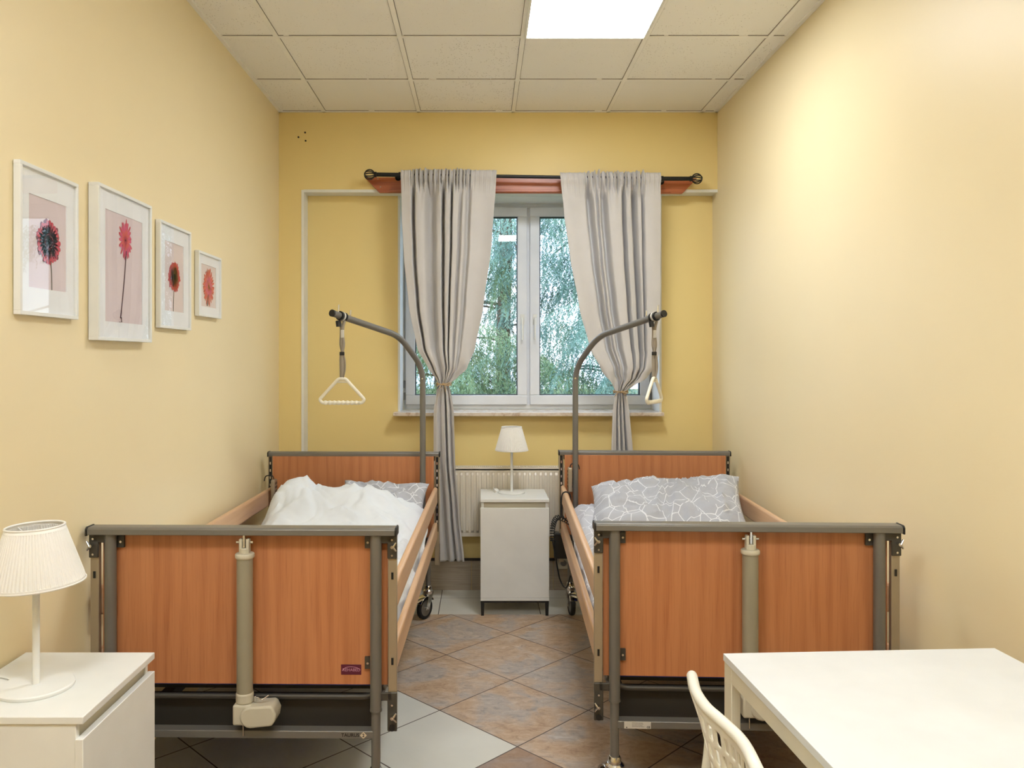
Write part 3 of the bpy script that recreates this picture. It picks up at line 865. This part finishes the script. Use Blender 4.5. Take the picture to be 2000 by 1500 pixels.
def sst(a, b, x):
    x = max(0, min(1, (x-a)/(b-a))); return x*x*(3-2*x)
def deckz(y): return .415+.11*sst(1.15, 2.0, y)
def mattress(label, base):
    bm = nb()
    def top(u, v):
        return None
    ny = 24; rings = []
    for j in range(ny+1):
        y = .056+(1.90-.056)*j/ny; z = deckz(y)
        rings.append([bm.verts.new(p) for p in ((-.435, y, z+.003), (.435, y, z+.003), (.435, y, z+.13), (-.435, y, z+.13))])
    for a, b in zip(rings, rings[1:]): ring_faces(bm, a, b, 0)
    bm.faces.new(rings[0]); bm.faces.new(rings[-1][::-1])
    o = obj('mattress', bm, 'blue', bevel=.02, segs=3, sharp=50); o.location = base.location; o.rotation_euler = base.rotation_euler
    return tag(o, label, 'mattress', 'blue mattresses')
mattress('blue mattress under the white duvet on the left bed', LB)
mattress('blue mattress under the patterned bedding on the right bed', RB)

def wrinkle(x, y, seed, amp=1):
    p = Vector((x*3.2+seed, y*3.2, seed*.37))
    q = Vector((noise.noise(p*1.3), noise.noise(p*1.3+Vector((7, 3, 1))), 0))
    a = noise.noise(Vector((x*5+q.x*2.2+seed, y*4+q.y*2.2, .3)))
    b = noise.noise(Vector((x*11+q.x*3, y*9+q.y*3+seed, 1.7)))
    r = 1-abs(noise.noise(Vector((x*4+q.x*2.5, y*3.2+q.y*2.5+seed*2, 5))))*2.2
    r = max(0, r)**3
    c_ = noise.noise(Vector((x*2.1-y*.7+q.x*1.2, y*7+x*3+q.y*2+seed*3, .9)))
    rr = max(0, 1-abs(c_)*4)**2
    fine = noise.noise(Vector((x*26+q.x*9, y*24+q.y*9, seed)))
    return amp*(.020*a+.010*b+.018*r+.008*rr+.0022*fine)

def duvet(name, label, base, mat, hz, x0f, x1f, seed, y0=.06, y1=1.80, drop=.13, spill=1, cat='duvet', wamp=1.0, bare=0):
    def f(a, b):
        y = y0+(y1-y0)*b
        yy = y+.015*math.sin(a*6+seed)*b
        x0, x1 = x0f(y), x1f(y)
        # arc-length style: top from a=.12 to .88, sides hang
        sa, sb = .14, .86
        if a < sa: k = (sa-a)/sa; x = x0; side = -1
        elif a > sb: k = (a-sb)/(1-sb); x = x1; side = 1
        else: k = 0; x = x0+(x1-x0)*(a-sa)/(sb-sa); side = 0
        z = hz(x, y)
        edge = min(x-x0, x1-x)
        z -= .035*math.exp(-(max(0, edge)/.035)**2) if side == 0 else .035
        wr = wrinkle(x, y, seed, wamp)
        if side:
            dd = drop*(.55+.45*noise.noise(Vector((y*3, seed, side)))*1.2+.3)
            dd *= 1-bare*.8*sst(1.3, 1.5, y)
            z = z - k*dd
            x += side*(.008*math.sin(k*PI)+.012*noise.noise(Vector((y*9, k*2, seed)))*spill+.06*sst(1.45, 1.1, y)*(.7+.8*noise.noise(Vector((y*6.5, seed, 2.2))))*math.exp(-((z-.605)/.045)**2))
            z += wr*.3*(1-k)
        else: z += wr
        if b > .93: z -= .02*((b-.93)/.07)**2
        return Vector((x, yy, z))
    bm = nb(); grid(bm, 110, 170, f)
    o = obj(name, bm, mat, solid=.016, sharp=80); o.location = base.location; o.rotation_euler = base.rotation_euler
    return tag(o, label, cat)

def hzL(x, y):
    z = deckz(y)+.155+.015*math.sin(PI*(x+.45)/.9)
    # raised on the pillow
    ridge = math.exp(-((y-1.74)/.30)**2) if y < 1.74 else math.exp(-((y-1.74)/.09)**2)
    hx = .118 + .05*math.exp(-((x+.235)/.10)**2) - .085*sst(.12, .44, x) - .05*sst(-.32, -.40, x) + .01*math.sin(x*14)
    return z+ridge*(hx+.015)
duvet('duvet', 'rumpled white duvet covering the left bed', LB, 'duvet_white', hzL,
      lambda y: -.43+.07*sst(1.1, 1.7, y), lambda y: .44+.012*math.sin(y*9), 2.0, y1=1.77, drop=.12, wamp=1.0, bare=1)
def hzR(x, y): return deckz(y)+.150+.012*math.sin(PI*(x+.45)/.9)+.04*math.exp(-((y-1.55)/.25)**2)
duvet('duvet', 'patterned pale grey duvet spread under the big pillow on the right bed', RB, 'linen_pale', hzR,
      lambda y: -.437, lambda y: .437, 5.0, y1=1.86, drop=.12)

def pillow(label, base, mat, cen, sx, sy, h, rot, seed, corner=.03, group='pillows', skew=None):
    bm = nb(); n = 56
    def surf(sgn):
        def f(a, b):
            u, v = 2*a-1, 2*b-1
            # pincushion corners
            px = sx*u*(1-.06*(1-v*v)*abs(u)**4); py = sy*v*(1-.06*(1-u*u)*abs(v)**4)
            t = max(0, (1-abs(u)**3.2))**.55*max(0, (1-abs(v)**3.2))**.55
            wr = wrinkle(px*1.4, py*1.4, seed, 1.2)*t + .01*t*math.sin(u*7+v*3)
            z = sgn*(h*t)*(1 if sgn > 0 else .6) + (wr if sgn > 0 else 0)
            if skew: z += skew(u, v)
            return Vector((px, py, z))
        return f
    A = grid(bm, n, n, surf(1)); B = grid(bm, n, n, surf(-1))
    bmesh.ops.remove_doubles(bm, verts=bm.verts[:], dist=.0008)
    o = obj('pillow', bm, mat, sharp=80)
    o.matrix_world = base @ Matrix.Translation(cen) @ Euler(rot).to_matrix().to_4x4()
    return tag(o, label, 'pillow', group)
pillow('grey pillow peeking out under the white duvet on the left bed', MLB, 'linen', (.20, 1.815, .698), .24, .15, .062, (R(32), R(2), R(-2)), 9, skew=lambda u, v: .03*u*u)
pillow('large grey pillow with white geometric lines on the right bed', MRB, 'linen', (.035, 1.55, .712), .400, .26, .088, (R(20), R(-3), R(-9)), 4,
       skew=lambda u, v: .035*max(0, u-.2)*max(0, v+.4)+.0)

# ------------------------------------------------------------------ trapeze handles
def trapeze(label, top, apex_z, yaw, lean=(0, 0)):
    t = thing('trapeze_handle', label, 'grab handle', (top[0], top[1], apex_z-.119), 0, 'hanging grab handles')
    H = top[2]-(apex_z-.119); az = .119; lx, ly = lean
    bm = nb(); dirv = Vector((1, 1.65, 0)).normalized() if lean[0] <= 0 and yaw < .5 else Vector((1, -1.65, 0)).normalized()
    dv = Vector((.0, 0, 0)); cx, cy = -lx, -ly
    d = Vector((math.copysign(1, -top[0]), 1.68, -.36)).normalized() if top[0] < 0 else Vector((-1, 1.6, -.36)).normalized()
    c0 = Vector((cx, cy, H))
    for off in (-.016, .016): tube(bm, [c0+d*(off-.004), c0+d*(off+.004)], .0235, 24)
    tube(bm, [c0-d*.018, c0+d*.018], .020, 24)
    cyl(bm, c0+Vector((-.018, -.01, -.022)), c0+Vector((-.014, -.012, -.05)), .013, 12)
    cl = obj('clamp', bm, 'black', t)
    bm = nb(); tube(bm, [c0-d*.0045, c0+d*.0045], .0241, 24); obj('clamp_label', bm, 'sticker', cl)
    # webbing: two twisted bands
    bm = nb()
    def band(pts, w0, tw):
        prev = None
        P = catmull(pts, 6)
        for i, p in enumerate(P):
            a = tw*i/len(P); o_ = Vector((math.cos(a), math.sin(a), 0))*w0
            v = [bm.verts.new(p-o_), bm.verts.new(p+o_)]
            if prev: bm.faces.new((prev[0], prev[1], v[1], v[0]))
            prev = v
    zt = H-.02
    def P(k, dx): return (cx*(1-k)+dx, cy*(1-k), zt+(az-.004-zt)*k)
    band([P(.0, .012), P(.12, .004), P(.25, .003), P(.4, .007), P(.52, .002), P(.56, .001)], .008, .5)
    band([P(.0, -.012), P(.12, -.005), P(.25, -.005), P(.4, -.007), P(.52, -.001), P(.56, 0)], .007, -.7)
    band([P(.54, 0), P(.65, -.002), P(.85, -.001), P(1.0, 0)], .011, .15)
    band([P(.56, .004), P(.7, .012), P(.85, .012), P(1.0, .002)], .007, -.9)
    obj('strap', bm, 'strap', t, solid=.002)
    bm = nb(); zc = zt+(az-zt)*.56; q = P(.56, 0)
    bx(bm, q[0]-.012, q[0]+.012, q[1]-.006, q[1]+.006, q[2]-.009, q[2]+.009); obj('strap_slider', bm, 'black', t, bevel=.002)
    bm = nb(); q = P(.22, .002); bx(bm, q[0]-.008, q[0]+.008, q[1]-.004, q[1]+.004, q[2]-.022, q[2]+.018)
    obj('strap_buckle', bm, 'sticker', t, bevel=.002)
    # grip
    bm = nb(); w = .112
    loop = smooth_path([(0, 0, az), (.018, 0, az), (w, 0, .016), (w-.012, 0, 0), (0, 0, 0)], .018, 5)
    pts = [Vector(p) for p in loop]
    full = pts + [Vector((-p.x, p.y, p.z)) for p in pts[::-1]][1:]
    RZ = Matrix.Rotation(yaw, 4, 'Z')
    tube(bm, [RZ @ p for p in full], .0082, 16, caps=False)
    rip = [RZ @ Vector((x*.001, 0, 0)) for x in range(-90, 91, 3)]
    tube(bm, rip, [.0098+.0016*math.sin(x*.001*2*PI/.022) for x in range(-90, 91, 3)], 16)
    for pp in ((-.034, .034),): tube(bm, [RZ @ Vector((pp[0], 0, az-.016)), RZ @ Vector((pp[1], 0, az-.016))], .004, 8)
    obj('grip', bm, 'handle_white', t)
    return t
def onpole(base, side, k):
    a = Vector((side*.295, 1.80, 1.622)); b = Vector((side*.018, 1.335, 1.722)); return base @ (a+(b-a)*k)
pL = onpole(MLB, 1, .87); pR = onpole(MRB, -1, .87)
trapeze('cream triangular grab handle hanging by a strap over the left bed, facing the camera', pL, 1.398, 0)
trapeze('cream triangular grab handle hanging turned sideways before the right curtain', pR, 1.40, R(58))

# ------------------------------------------------------------------ handsets, cables
def handset(label, base, loc, rot):
    t = thing('bed_handset', label, 'remote control', (0, 0, 0), 0, 'bed remote controls')
    t.matrix_world = base @ Matrix.Translation(loc) @ Euler(rot).to_matrix().to_4x4()
    boxobj('case', (-.012, .012, -.028, .028, -.07, .07), 'alu', t, bevel=.006, segs=3)
    bm = nb()
    for k in range(5):
        for q in (-1, 1): bx(bm, -.0135, -.011, q*.012-.006, q*.012+.006, -.045+k*.022, -.033+k*.022); bx(bm, .011, .0135, q*.012-.006, q*.012+.006, -.045+k*.022, -.033+k*.022)
    obj('button', bm, 'metal_dark', t)
    bm = nb(); tube(bm, catmull([(0, 0, .068), (-.01, 0, .09), (-.045, 0, .088), (-.055, 0, .06)], 6), .003, 8); obj('hook', bm, 'black', t)
    return t
handset('grey remote control hooked on the left bed rail by the wall', MLB, (-.435, 1.93, .745), (0, 0, 0))
handset('grey remote control hooked on the right bed rail beside the radiator', MRB, (-.438, 1.96, .80), (0, 0, PI))
# coiled cable of right bed
bm = nb()
def RBp(x, y, z): return MRB @ Vector((x, y, z))
loop = catmull([(-.455, 1.72, .60), (-.497, 1.72, .64), (-.50, 1.72, .74), (-.482, 1.72, .768), (-.455, 1.72, .755), (-.448, 1.75, .70)], 6)
tube(bm, [MRB @ p for p in loop], .004, 8)
ctr = catmull([RBp(-.455, 1.72, .60), RBp(-.52, 1.76, .62), RBp(-.545, 1.79, .56), RBp(-.545, 1.80, .48)], 12)
pts = []
nn = 18*14
for i in range(nn+1):
    s = i/nn*(len(ctr)-1); k = min(int(s), len(ctr)-2); p = ctr[k].lerp(ctr[k+1], s-k); a = i/14*2*PI
    tg = (ctr[k+1]-ctr[k]).normalized(); n1 = tg.cross(Vector((0, 1, 0))).normalized(); n2 = tg.cross(n1)
    pts.append(p+n1*math.cos(a)*.013+n2*math.sin(a)*.013)
tube(bm, pts, .0026, 6)
tube(bm, [MRB @ p for p in catmull([(-.545, 1.80, .48), (-.52, 1.82, .34), (-.50, 1.84, .25), (-.47, 1.80, .22), (-.45, 1.75, .30)], 8)], .004, 8)
tag(obj('coiled_cable', bm, 'rubber', rec=True), 'black coiled cable looped over the aisle rail of the right bed', 'cable')
bm = nb(); bx(bm, -.055, .035, -.03, .03, -.075, .075)
o = obj('power_supply', bm, 'black', bevel=.006); o.matrix_world = MRB @ Matrix.Translation((-.47, 1.99+.06, .40))
tag(o, 'black power supply box at the head of the right bed below the radiator', 'power supply')
sx_ = (1100-940)*NY/1550
t = thing('wall_socket', 'small pale wall socket low behind the right bed', 'wall socket', (sx_, NY-.012, 1.5-(1098-700)*NY/1550))
boxobj('cover', (-.04, .04, -.012, 0, -.04, .04), 'cream_plastic', t, bevel=.003)
bm = nb(); cyl(bm, (0, -.013, 0), (0, -.011, 0), .02, 24); obj('socket_well', bm, 'metal_grey', t)

# ------------------------------------------------------------------ pictures on left wall
def petals(bm, c, n, r0, r1, wd, mi, y, jit=.1, ph=0, rnd=None, sy=1):
    for k in range(n):
        a = 2*PI*k/n+ph+(rnd.uniform(-jit, jit) if rnd else 0); rr = r1*(rnd.uniform(.86, 1.06) if rnd else 1)
        ca, sa = math.cos(a), math.sin(a)
        def P(r, w): return bm.verts.new((c[0]+r*ca-w*sa, y, c[1]+(r*sa+w*ca)*sy))
        v = [P(r0, -wd*.3), P(r0+(rr-r0)*.6, -wd*.5), P(rr*.95, -wd*.32), P(rr, 0), P(rr*.95, wd*.32), P(r0+(rr-r0)*.6, wd*.5), P(r0, wd*.3)]
        bm.faces.new(v[::-1]).material_index = mi
def picture(label, y0, y1, z0, z1, th, mat_in, kind):
    # frame local: x along wall (towards the window), -y outwards from wall, z up
    cx = (y0+y1)/2; w = (y1-y0)/2; h = (z1-z0)/2
    t = thing('picture_frame', label, 'framed picture', (WL+.002, cx, (z0+z1)/2), R(90), 'flower pictures on the left wall')
    fw = .011
    bm = nb(); ringbox(bm, -w, w, -h, h, fw, -th, 0); obj('frame', bm, 'white_lacquer', t, bevel=.001)
    boxobj('backing', (-w+fw, w-fw, -.006, -.002, -h+fw, h-fw), 'paper', t)
    yb = -(th-.009)
    mx_, mz = w*mat_in[0], h*mat_in[1]; dz = mat_in[2]*h
    bm = nb()
    bx(bm, -w+fw, -mx_, yb, yb+.002, -h+fw, h-fw); bx(bm, mx_, w-fw, yb, yb+.002, -h+fw, h-fw)
    bx(bm, -mx_, mx_, yb, yb+.002, -h+fw, -mz+dz); bx(bm, -mx_, mx_, yb, yb+.002, mz+dz, h-fw)
    obj('mat', bm, 'paper', t)
    bm = nb(); yp = yb+.002
    rnd = random.Random(len(label))
    bx(bm, -mx_-.002, mx_+.002, yp, yp+.001, -mz+dz-.002, mz+dz+.002, 0)
    def stem(pts, r, mi=4): tube(bm, catmull([(p[0]*mx_, yp-.0005, p[1]*mz+dz) for p in pts], 6), r, 6, mi, True, (.2, 1))
    y_ = yp-.0008
    if kind == 0:
        mats = ['pink', 'petal_crimson', 'petal_dark', 'flower_heart', 'stem_green']
        c = (.03*mx_, .07*mz+dz); stem([(.12, -.35), (.18, -.6), (.2, -1)], .0022)
        petals(bm, c, 30, .01, mx_*.66, .020, 2, y_, .06, .1, rnd); petals(bm, c, 26, .01, mx_*.64, .019, 1, y_-.0004, .05, 0, rnd)
        petals(bm, c, 22, .008, mx_*.24, .010, 2, y_-.0008, .05, 0, rnd); petals(bm, c, 16, .0, mx_*.13, .009, 3, y_-.0012, .05, 0, rnd)
    elif kind == 1:
        mats = ['pink', 'petal_pink', 'petal_crimson', 'petal_salmon', 'stem_dark']
        c = (.05*mx_, .55*mz+dz); stem([(.08, .35), (.02, 0), (-.1, -.5), (-.22, -.92)], .0032)
        petals(bm, c, 18, .01, mx_*.38, .010, 2, y_, .1, .1, rnd, 1.35); petals(bm, c, 16, .01, mx_*.33, .010, 1, y_-.0004, .1, 0, rnd, 1.35)
        petals(bm, c, 14, .005, mx_*.22, .009, 3, y_-.0008, .1, 0, rnd, 1.3); petals(bm, c, 10, .002, mx_*.12, .007, 2, y_-.0012, .1, 0, rnd)
        tube(bm, [(-.25*mx_, yp-.001, -.9*mz+dz), (-.18*mx_, yp-.001, -.9*mz+dz), (-.16*mx_, yp-.001, -.99*mz+dz), (-.27*mx_, yp-.001, -.99*mz+dz)], .002, 6, 4, True, (.2, 1))
    elif kind == 2:
        mats = ['pale_pink', 'petal_red', 'petal_crimson', 'flower_heart', 'stem_green']
        c = (0, .02*mz+dz); stem([(-.05, -.4), (-.1, -.7), (-.12, -1)], .002)
        petals(bm, c, 28, .01, mx_*.66, .016, 2, y_, .06, .1, rnd); petals(bm, c, 24, .01, mx_*.60, .017, 1, y_-.0004, .05, 0, rnd)
        petals(bm, c, 16, .0, mx_*.14, .009, 3, y_-.0012, .05, 0, rnd)
    else:
        mats = ['pale_pink', 'petal_salmon', 'petal_red', 'petal_pink', 'stem_dark']
        c = (.0, -.02*mz+dz); stem([(-.1, -.4), (-.22, -.95)], .004)
        petals(bm, c, 22, .01, mx_*.82, .012, 2, y_, .1, .1, rnd, 1.1); petals(bm, c, 22, .01, mx_*.76, .012, 1, y_-.0004, .1, 0, rnd, 1.1)
        petals(bm, c, 18, .005, mx_*.5, .010, 3, y_-.0008, .1, 0, rnd, 1.1); petals(bm, c, 12, .002, mx_*.25, .009, 1, y_-.0012, .1, 0, rnd)
    obj('print', bm, mats, t, rec=False, smooth=False)
    boxobj('glass', (-w+fw, w-fw, yb-.004, yb-.0025, -h+fw, h-fw), 'picture_glass', t)
def wy(px, off=0): return (-(WL+off))*1550/(940-px)
def picpx(label, pxn, pxf, ytf, ybf, th, mat_in, kind):
    yn, yf = wy(pxn, th), wy(pxf, th)
    z1 = 1.5-(ytf-700)*yf/1550; z0 = 1.5-(ybf-700)*yf/1550
    picture(label, yn, yf, z0, z1, th, mat_in, kind)
picpx('white framed print of a dark crimson gerbera, nearest to the camera', 38.5, 152.6, 360, 624.5, .020, (.64, .62, .0), 0)
picpx('largest white framed print, a small pink flower on a long stem', 191.5, 296, 403, 669, .034, (.69, .73, -.02), 1)
picpx('white framed print of a single orange-red gerbera, third from the camera', 312.5, 373, 454, 645.5, .020, (.60, .66, .0), 2)
picpx('smallest white framed print, a salmon pink flower, nearest to the window', 388, 432, 505, 623, .020, (.64, .66, -.02), 3)

# ------------------------------------------------------------------ table and chair
TA = R(3.0); TH = .74
TM4 = Matrix.Translation((.6233, 2.045, 0)) @ Matrix.Rotation(TA, 4, 'Z')
t = thing('table', 'white rectangular table at the lower right corner', 'table', (.6233, 2.045, 0), TA)
boxobj('tabletop', (0, .725, -1.25, 0, TH-.018, TH), 'table_white', t, bevel=.001)
bm = nb()
bx(bm, .003, .022, -1.20, -.05, TH-.058, TH-.0185); bx(bm, .703, .722, -1.20, -.05, TH-.058, TH-.0185)
bx(bm, .025, .70, -.022, -.003, TH-.058, TH-.0185); bx(bm, .025, .70, -1.247, -1.228, TH-.058, TH-.0185)
obj('apron', bm, 'cream_metal', t, bevel=.001)
for x in (.002, .723-.024):
    for y in (-.052, -1.248):
        boxobj('leg', (x, x+.024, y, y+.05, 0, TH-.0187), 'cream_metal', t, bevel=.002)

t = thing('chair', 'white plastic chair with a perforated back pushed up to the table', 'chair', (.68, 1.555, 0), 0)
ox, oy = .68, 1.555
rim = [(1348, 1320), (1356, 1352), (1375, 1381), (1398, 1402), (1421, 1423), (1439, 1441), (1454, 1462), (1468, 1490)]
rimw = []
for px, py in rim:
    d = .70*1550/(py-700); rimw.append(Vector(((px-940)*d/1550-ox, d-oy, .80)))
rimw = [Vector((rimw[0].x+.004, rimw[0].y+.004, .775))] + rimw + [Vector((rimw[-1].x+.002, rimw[-1].y-.035, .785)), Vector((rimw[-1].x+.012, rimw[-1].y-.05, .74))]
RC = catmull(rimw, 6)
def rimpt(u):
    s = u*(len(RC)-1); k = min(int(s), len(RC)-2); return RC[k].lerp(RC[k+1], s-k)
def back(u, v):
    p = rimpt(u).copy(); c = abs(2*u-1)
    yc = -.005
    zb = .47
    sh = .31*(v/.3) if v < .3 else .31+.45*((v-.3)/.7)**.7
    p.y = p.y + (yc-p.y)*sh
    top = p.z; p.z = top+(zb-top)*v
    p.x += .078*v - .012*math.sin(PI*v)*(1-c*c)
    return p
nu, nv = 54, 48
def hole(i, j):
    if j < 4 or j > nv-6 or i < 5 or i > nu-6: return False
    row = (j-4)//6; inr = (j-4) % 6; sh = 0 if row % 2 == 0 else 2
    return inr < 4 and (i-5+sh) % 4 in (0, 1) and i-5 < nu-10
bm = nb(); grid(bm, nu, nv, back, 0, hole)
obj('backrest', bm, 'chair_plastic', t, solid=.005, sub=1, sharp=80)
bm = nb(); edge = [back(0, v/20) for v in range(16, 0, -1)]+[back(u/60, 0) for u in range(61)]+[back(1, v/20) for v in range(1, 17)]
tube(bm, [p+Vector((.004, 0, 0)) for p in edge], .0115, 16, 0, True, (1, 1)); obj('rim', bm, 'chair_plastic', t)
bm = nb()
def seat(u, v):
    x = -.17+.42*u; w = .21-.015*u; y = -.005+(2*v-1)*w
    z = .455 - .018*math.sin(PI*v)*math.sin(PI*min(1, u*1.2)) + .02*(1-u)**3 - .02*u**6
    return Vector((x, y, z))
grid(bm, 30, 30, seat); obj('seat', bm, 'chair_plastic', t, solid=.012, sharp=80)
for sy in (-1, 1):
    bm = nb(); pt = back(0 if sy > 0 else 1, .27)
    tube(bm, catmull([pt+Vector((.002, 0, .02)), pt+Vector((.0, 0, -.03)), Vector((pt.x-.012, pt.y+sy*.006, .55)), Vector((pt.x-.035, sy*.18, .30)), Vector((pt.x-.075, sy*.195, .0))], 8), .0092, 14, 0, True, (1.1, 1))
    obj('leg', bm, 'chair_plastic', t)
    bm = nb(); tube(bm, [(.215, sy*.17-.005, .455), (.225, sy*.19, .2), (.235, sy*.20, 0)], [.016, .014, .011], 14)
    obj('leg', bm, 'chair_plastic', t)

# ------------------------------------------------------------------ outside
gp = boxobj('lawn', (-25, 25, 5.6, 60, -.9, -.8), 'lawn'); gp['kind'] = 'structure'
def spruce(label, x, y, r, seed, mat, zlo=-.2, zhi=5.2, lean=0, nb_=70, length=1.6, facing=None):
    t = thing('spruce_tree', label, 'spruce tree', (x, y, -.8), 0, 'spruce trees outside the window')
    rnd = random.Random(seed)
    bm = nb(); tube(bm, [(lean*z*.1+.02*math.sin(z*2), 0, z) for z in [k*.5 for k in range(15)]], [r*(1-.035*k) for k in range(15)], 14)
    for k in range(20):
        z = rnd.uniform(.8, 5.5); a = rnd.uniform(0, 2*PI); l = rnd.uniform(.5, 1.3)
        tube(bm, catmull([(0, 0, z), (math.cos(a)*l*.5, math.sin(a)*l*.5, z+.05), (math.cos(a)*l, math.sin(a)*l, z-.15)], 4), .012, 6)
    obj('trunk', bm, 'bark', t)
    V, F = [], []
    def blade(p, d, l, w):
        q = p+d*l; s = d.cross(Vector((rnd.uniform(-1, 1), rnd.uniform(-1, 1), rnd.uniform(-1, 1))))
        if s.length < 1e-4: return
        s = s.normalized()*w; i = len(V); m = p+d*l*.45
        V.extend((p, m+s, q, m-s)); F.append((i, i+1, i+2, i+3))
    for b in range(nb_):
        z = zlo+.8+(zhi-zlo)*(b+rnd.random())/nb_
        a = rnd.uniform(0, 2*PI) if facing is None or rnd.random() < .35 else facing+rnd.gauss(0, .7)
        Lb = length*rnd.uniform(.6, 1.1)
        ca, sa = math.cos(a), math.sin(a)
        dr = rnd.uniform(.15, .35)
        for k in range(int(Lb*14)):
            s = (k+1)/(Lb*14)
            p = Vector((ca*Lb*s, sa*Lb*s, z+.12*math.sin(s*PI)-dr*s*s*Lb))
            # branchlets droop down
            for side in (-1, 1):
                tl_ = rnd.uniform(.18, .5)*(1.1-.4*s)
                dirh = Vector((-sa*side*.55+ca*.4, ca*side*.55+sa*.4, -rnd.uniform(.5, 1.4))).normalized()
                nn_ = int(tl_/.018)
                pp = p.copy()
                for q in range(nn_):
                    dirh = (dirh+Vector((rnd.uniform(-.08, .08), rnd.uniform(-.08, .08), -.05))).normalized()
                    pp = pp+dirh*.018
                    for _ in range(2):
                        dv = (dirh*.9+Vector((rnd.uniform(-1, 1), rnd.uniform(-1, 1), rnd.uniform(-.8, .5)))).normalized()
                        blade(pp, dv, rnd.uniform(.03, .06), .0048)
    me = bpy.data.meshes.new('foliage'); me.from_pydata([tuple(v) for v in V], [], F); me.materials.append(M[mat])
    o = bpy.data.objects.new('foliage', me); C.objects.link(o); o.parent = t
spruce('spruce with a bare straight trunk seen through the left window pane', .30, 10.2, .11, 11, 'needle', zlo=1.9, zhi=5.2, nb_=30, length=1.4, facing=PI/2)
spruce('spruce with drooping green boughs low in the left pane', -.45, 9.0, .08, 23, 'needle', zlo=-.2, zhi=1.9, nb_=66, length=1.9, facing=-.4)
spruce('bluish drooping spruce filling the right window pane', 1.55, 9.2, .10, 37, 'needle_blue', zlo=0.0, zhi=4.4, nb_=96, length=2.0, facing=PI+.35)

# ------------------------------------------------------------------ world, camera, view
w_ = bpy.data.worlds.new('World'); bpy.context.scene.world = w_; w_.use_nodes = True
nt = w_.node_tree; bg = nt.nodes['Background']
tc = nt.nodes.new('ShaderNodeTexCoord'); no = nt.nodes.new('ShaderNodeTexNoise'); no.inputs['Scale'].default_value = 3; no.inputs['Detail'].default_value = 4
rp = nt.nodes.new('ShaderNodeValToRGB'); rp.color_ramp.elements[0].position = .35; rp.color_ramp.elements[1].position = .6
rp.color_ramp.elements[0].color = (.34, .58, .95, 1); rp.color_ramp.elements[1].color = (.9, .95, 1, 1)
nt.links.new(tc.outputs['Generated'], no.inputs['Vector']); nt.links.new(no.outputs['Fac'], rp.inputs[0]); nt.links.new(rp.outputs[0], bg.inputs[0])
bg.inputs[1].default_value = 2.7

cam = bpy.data.cameras.new('Camera'); co = bpy.data.objects.new('Camera', cam); C.objects.link(co)
co.location = (0, 0, 1.5); co.rotation_euler = (PI/2, 0, 0)
cam.sensor_width = 36; cam.lens = 1550/2000*36; cam.shift_x = .03; cam.shift_y = -.025; cam.clip_start = .05
sc = bpy.context.scene; sc.camera = co
sc.view_settings.view_transform = 'Standard'; sc.view_settings.look = 'None'; sc.view_settings.exposure = .46; sc.view_settings.gamma = 1
sc.view_settings.use_curve_mapping = False
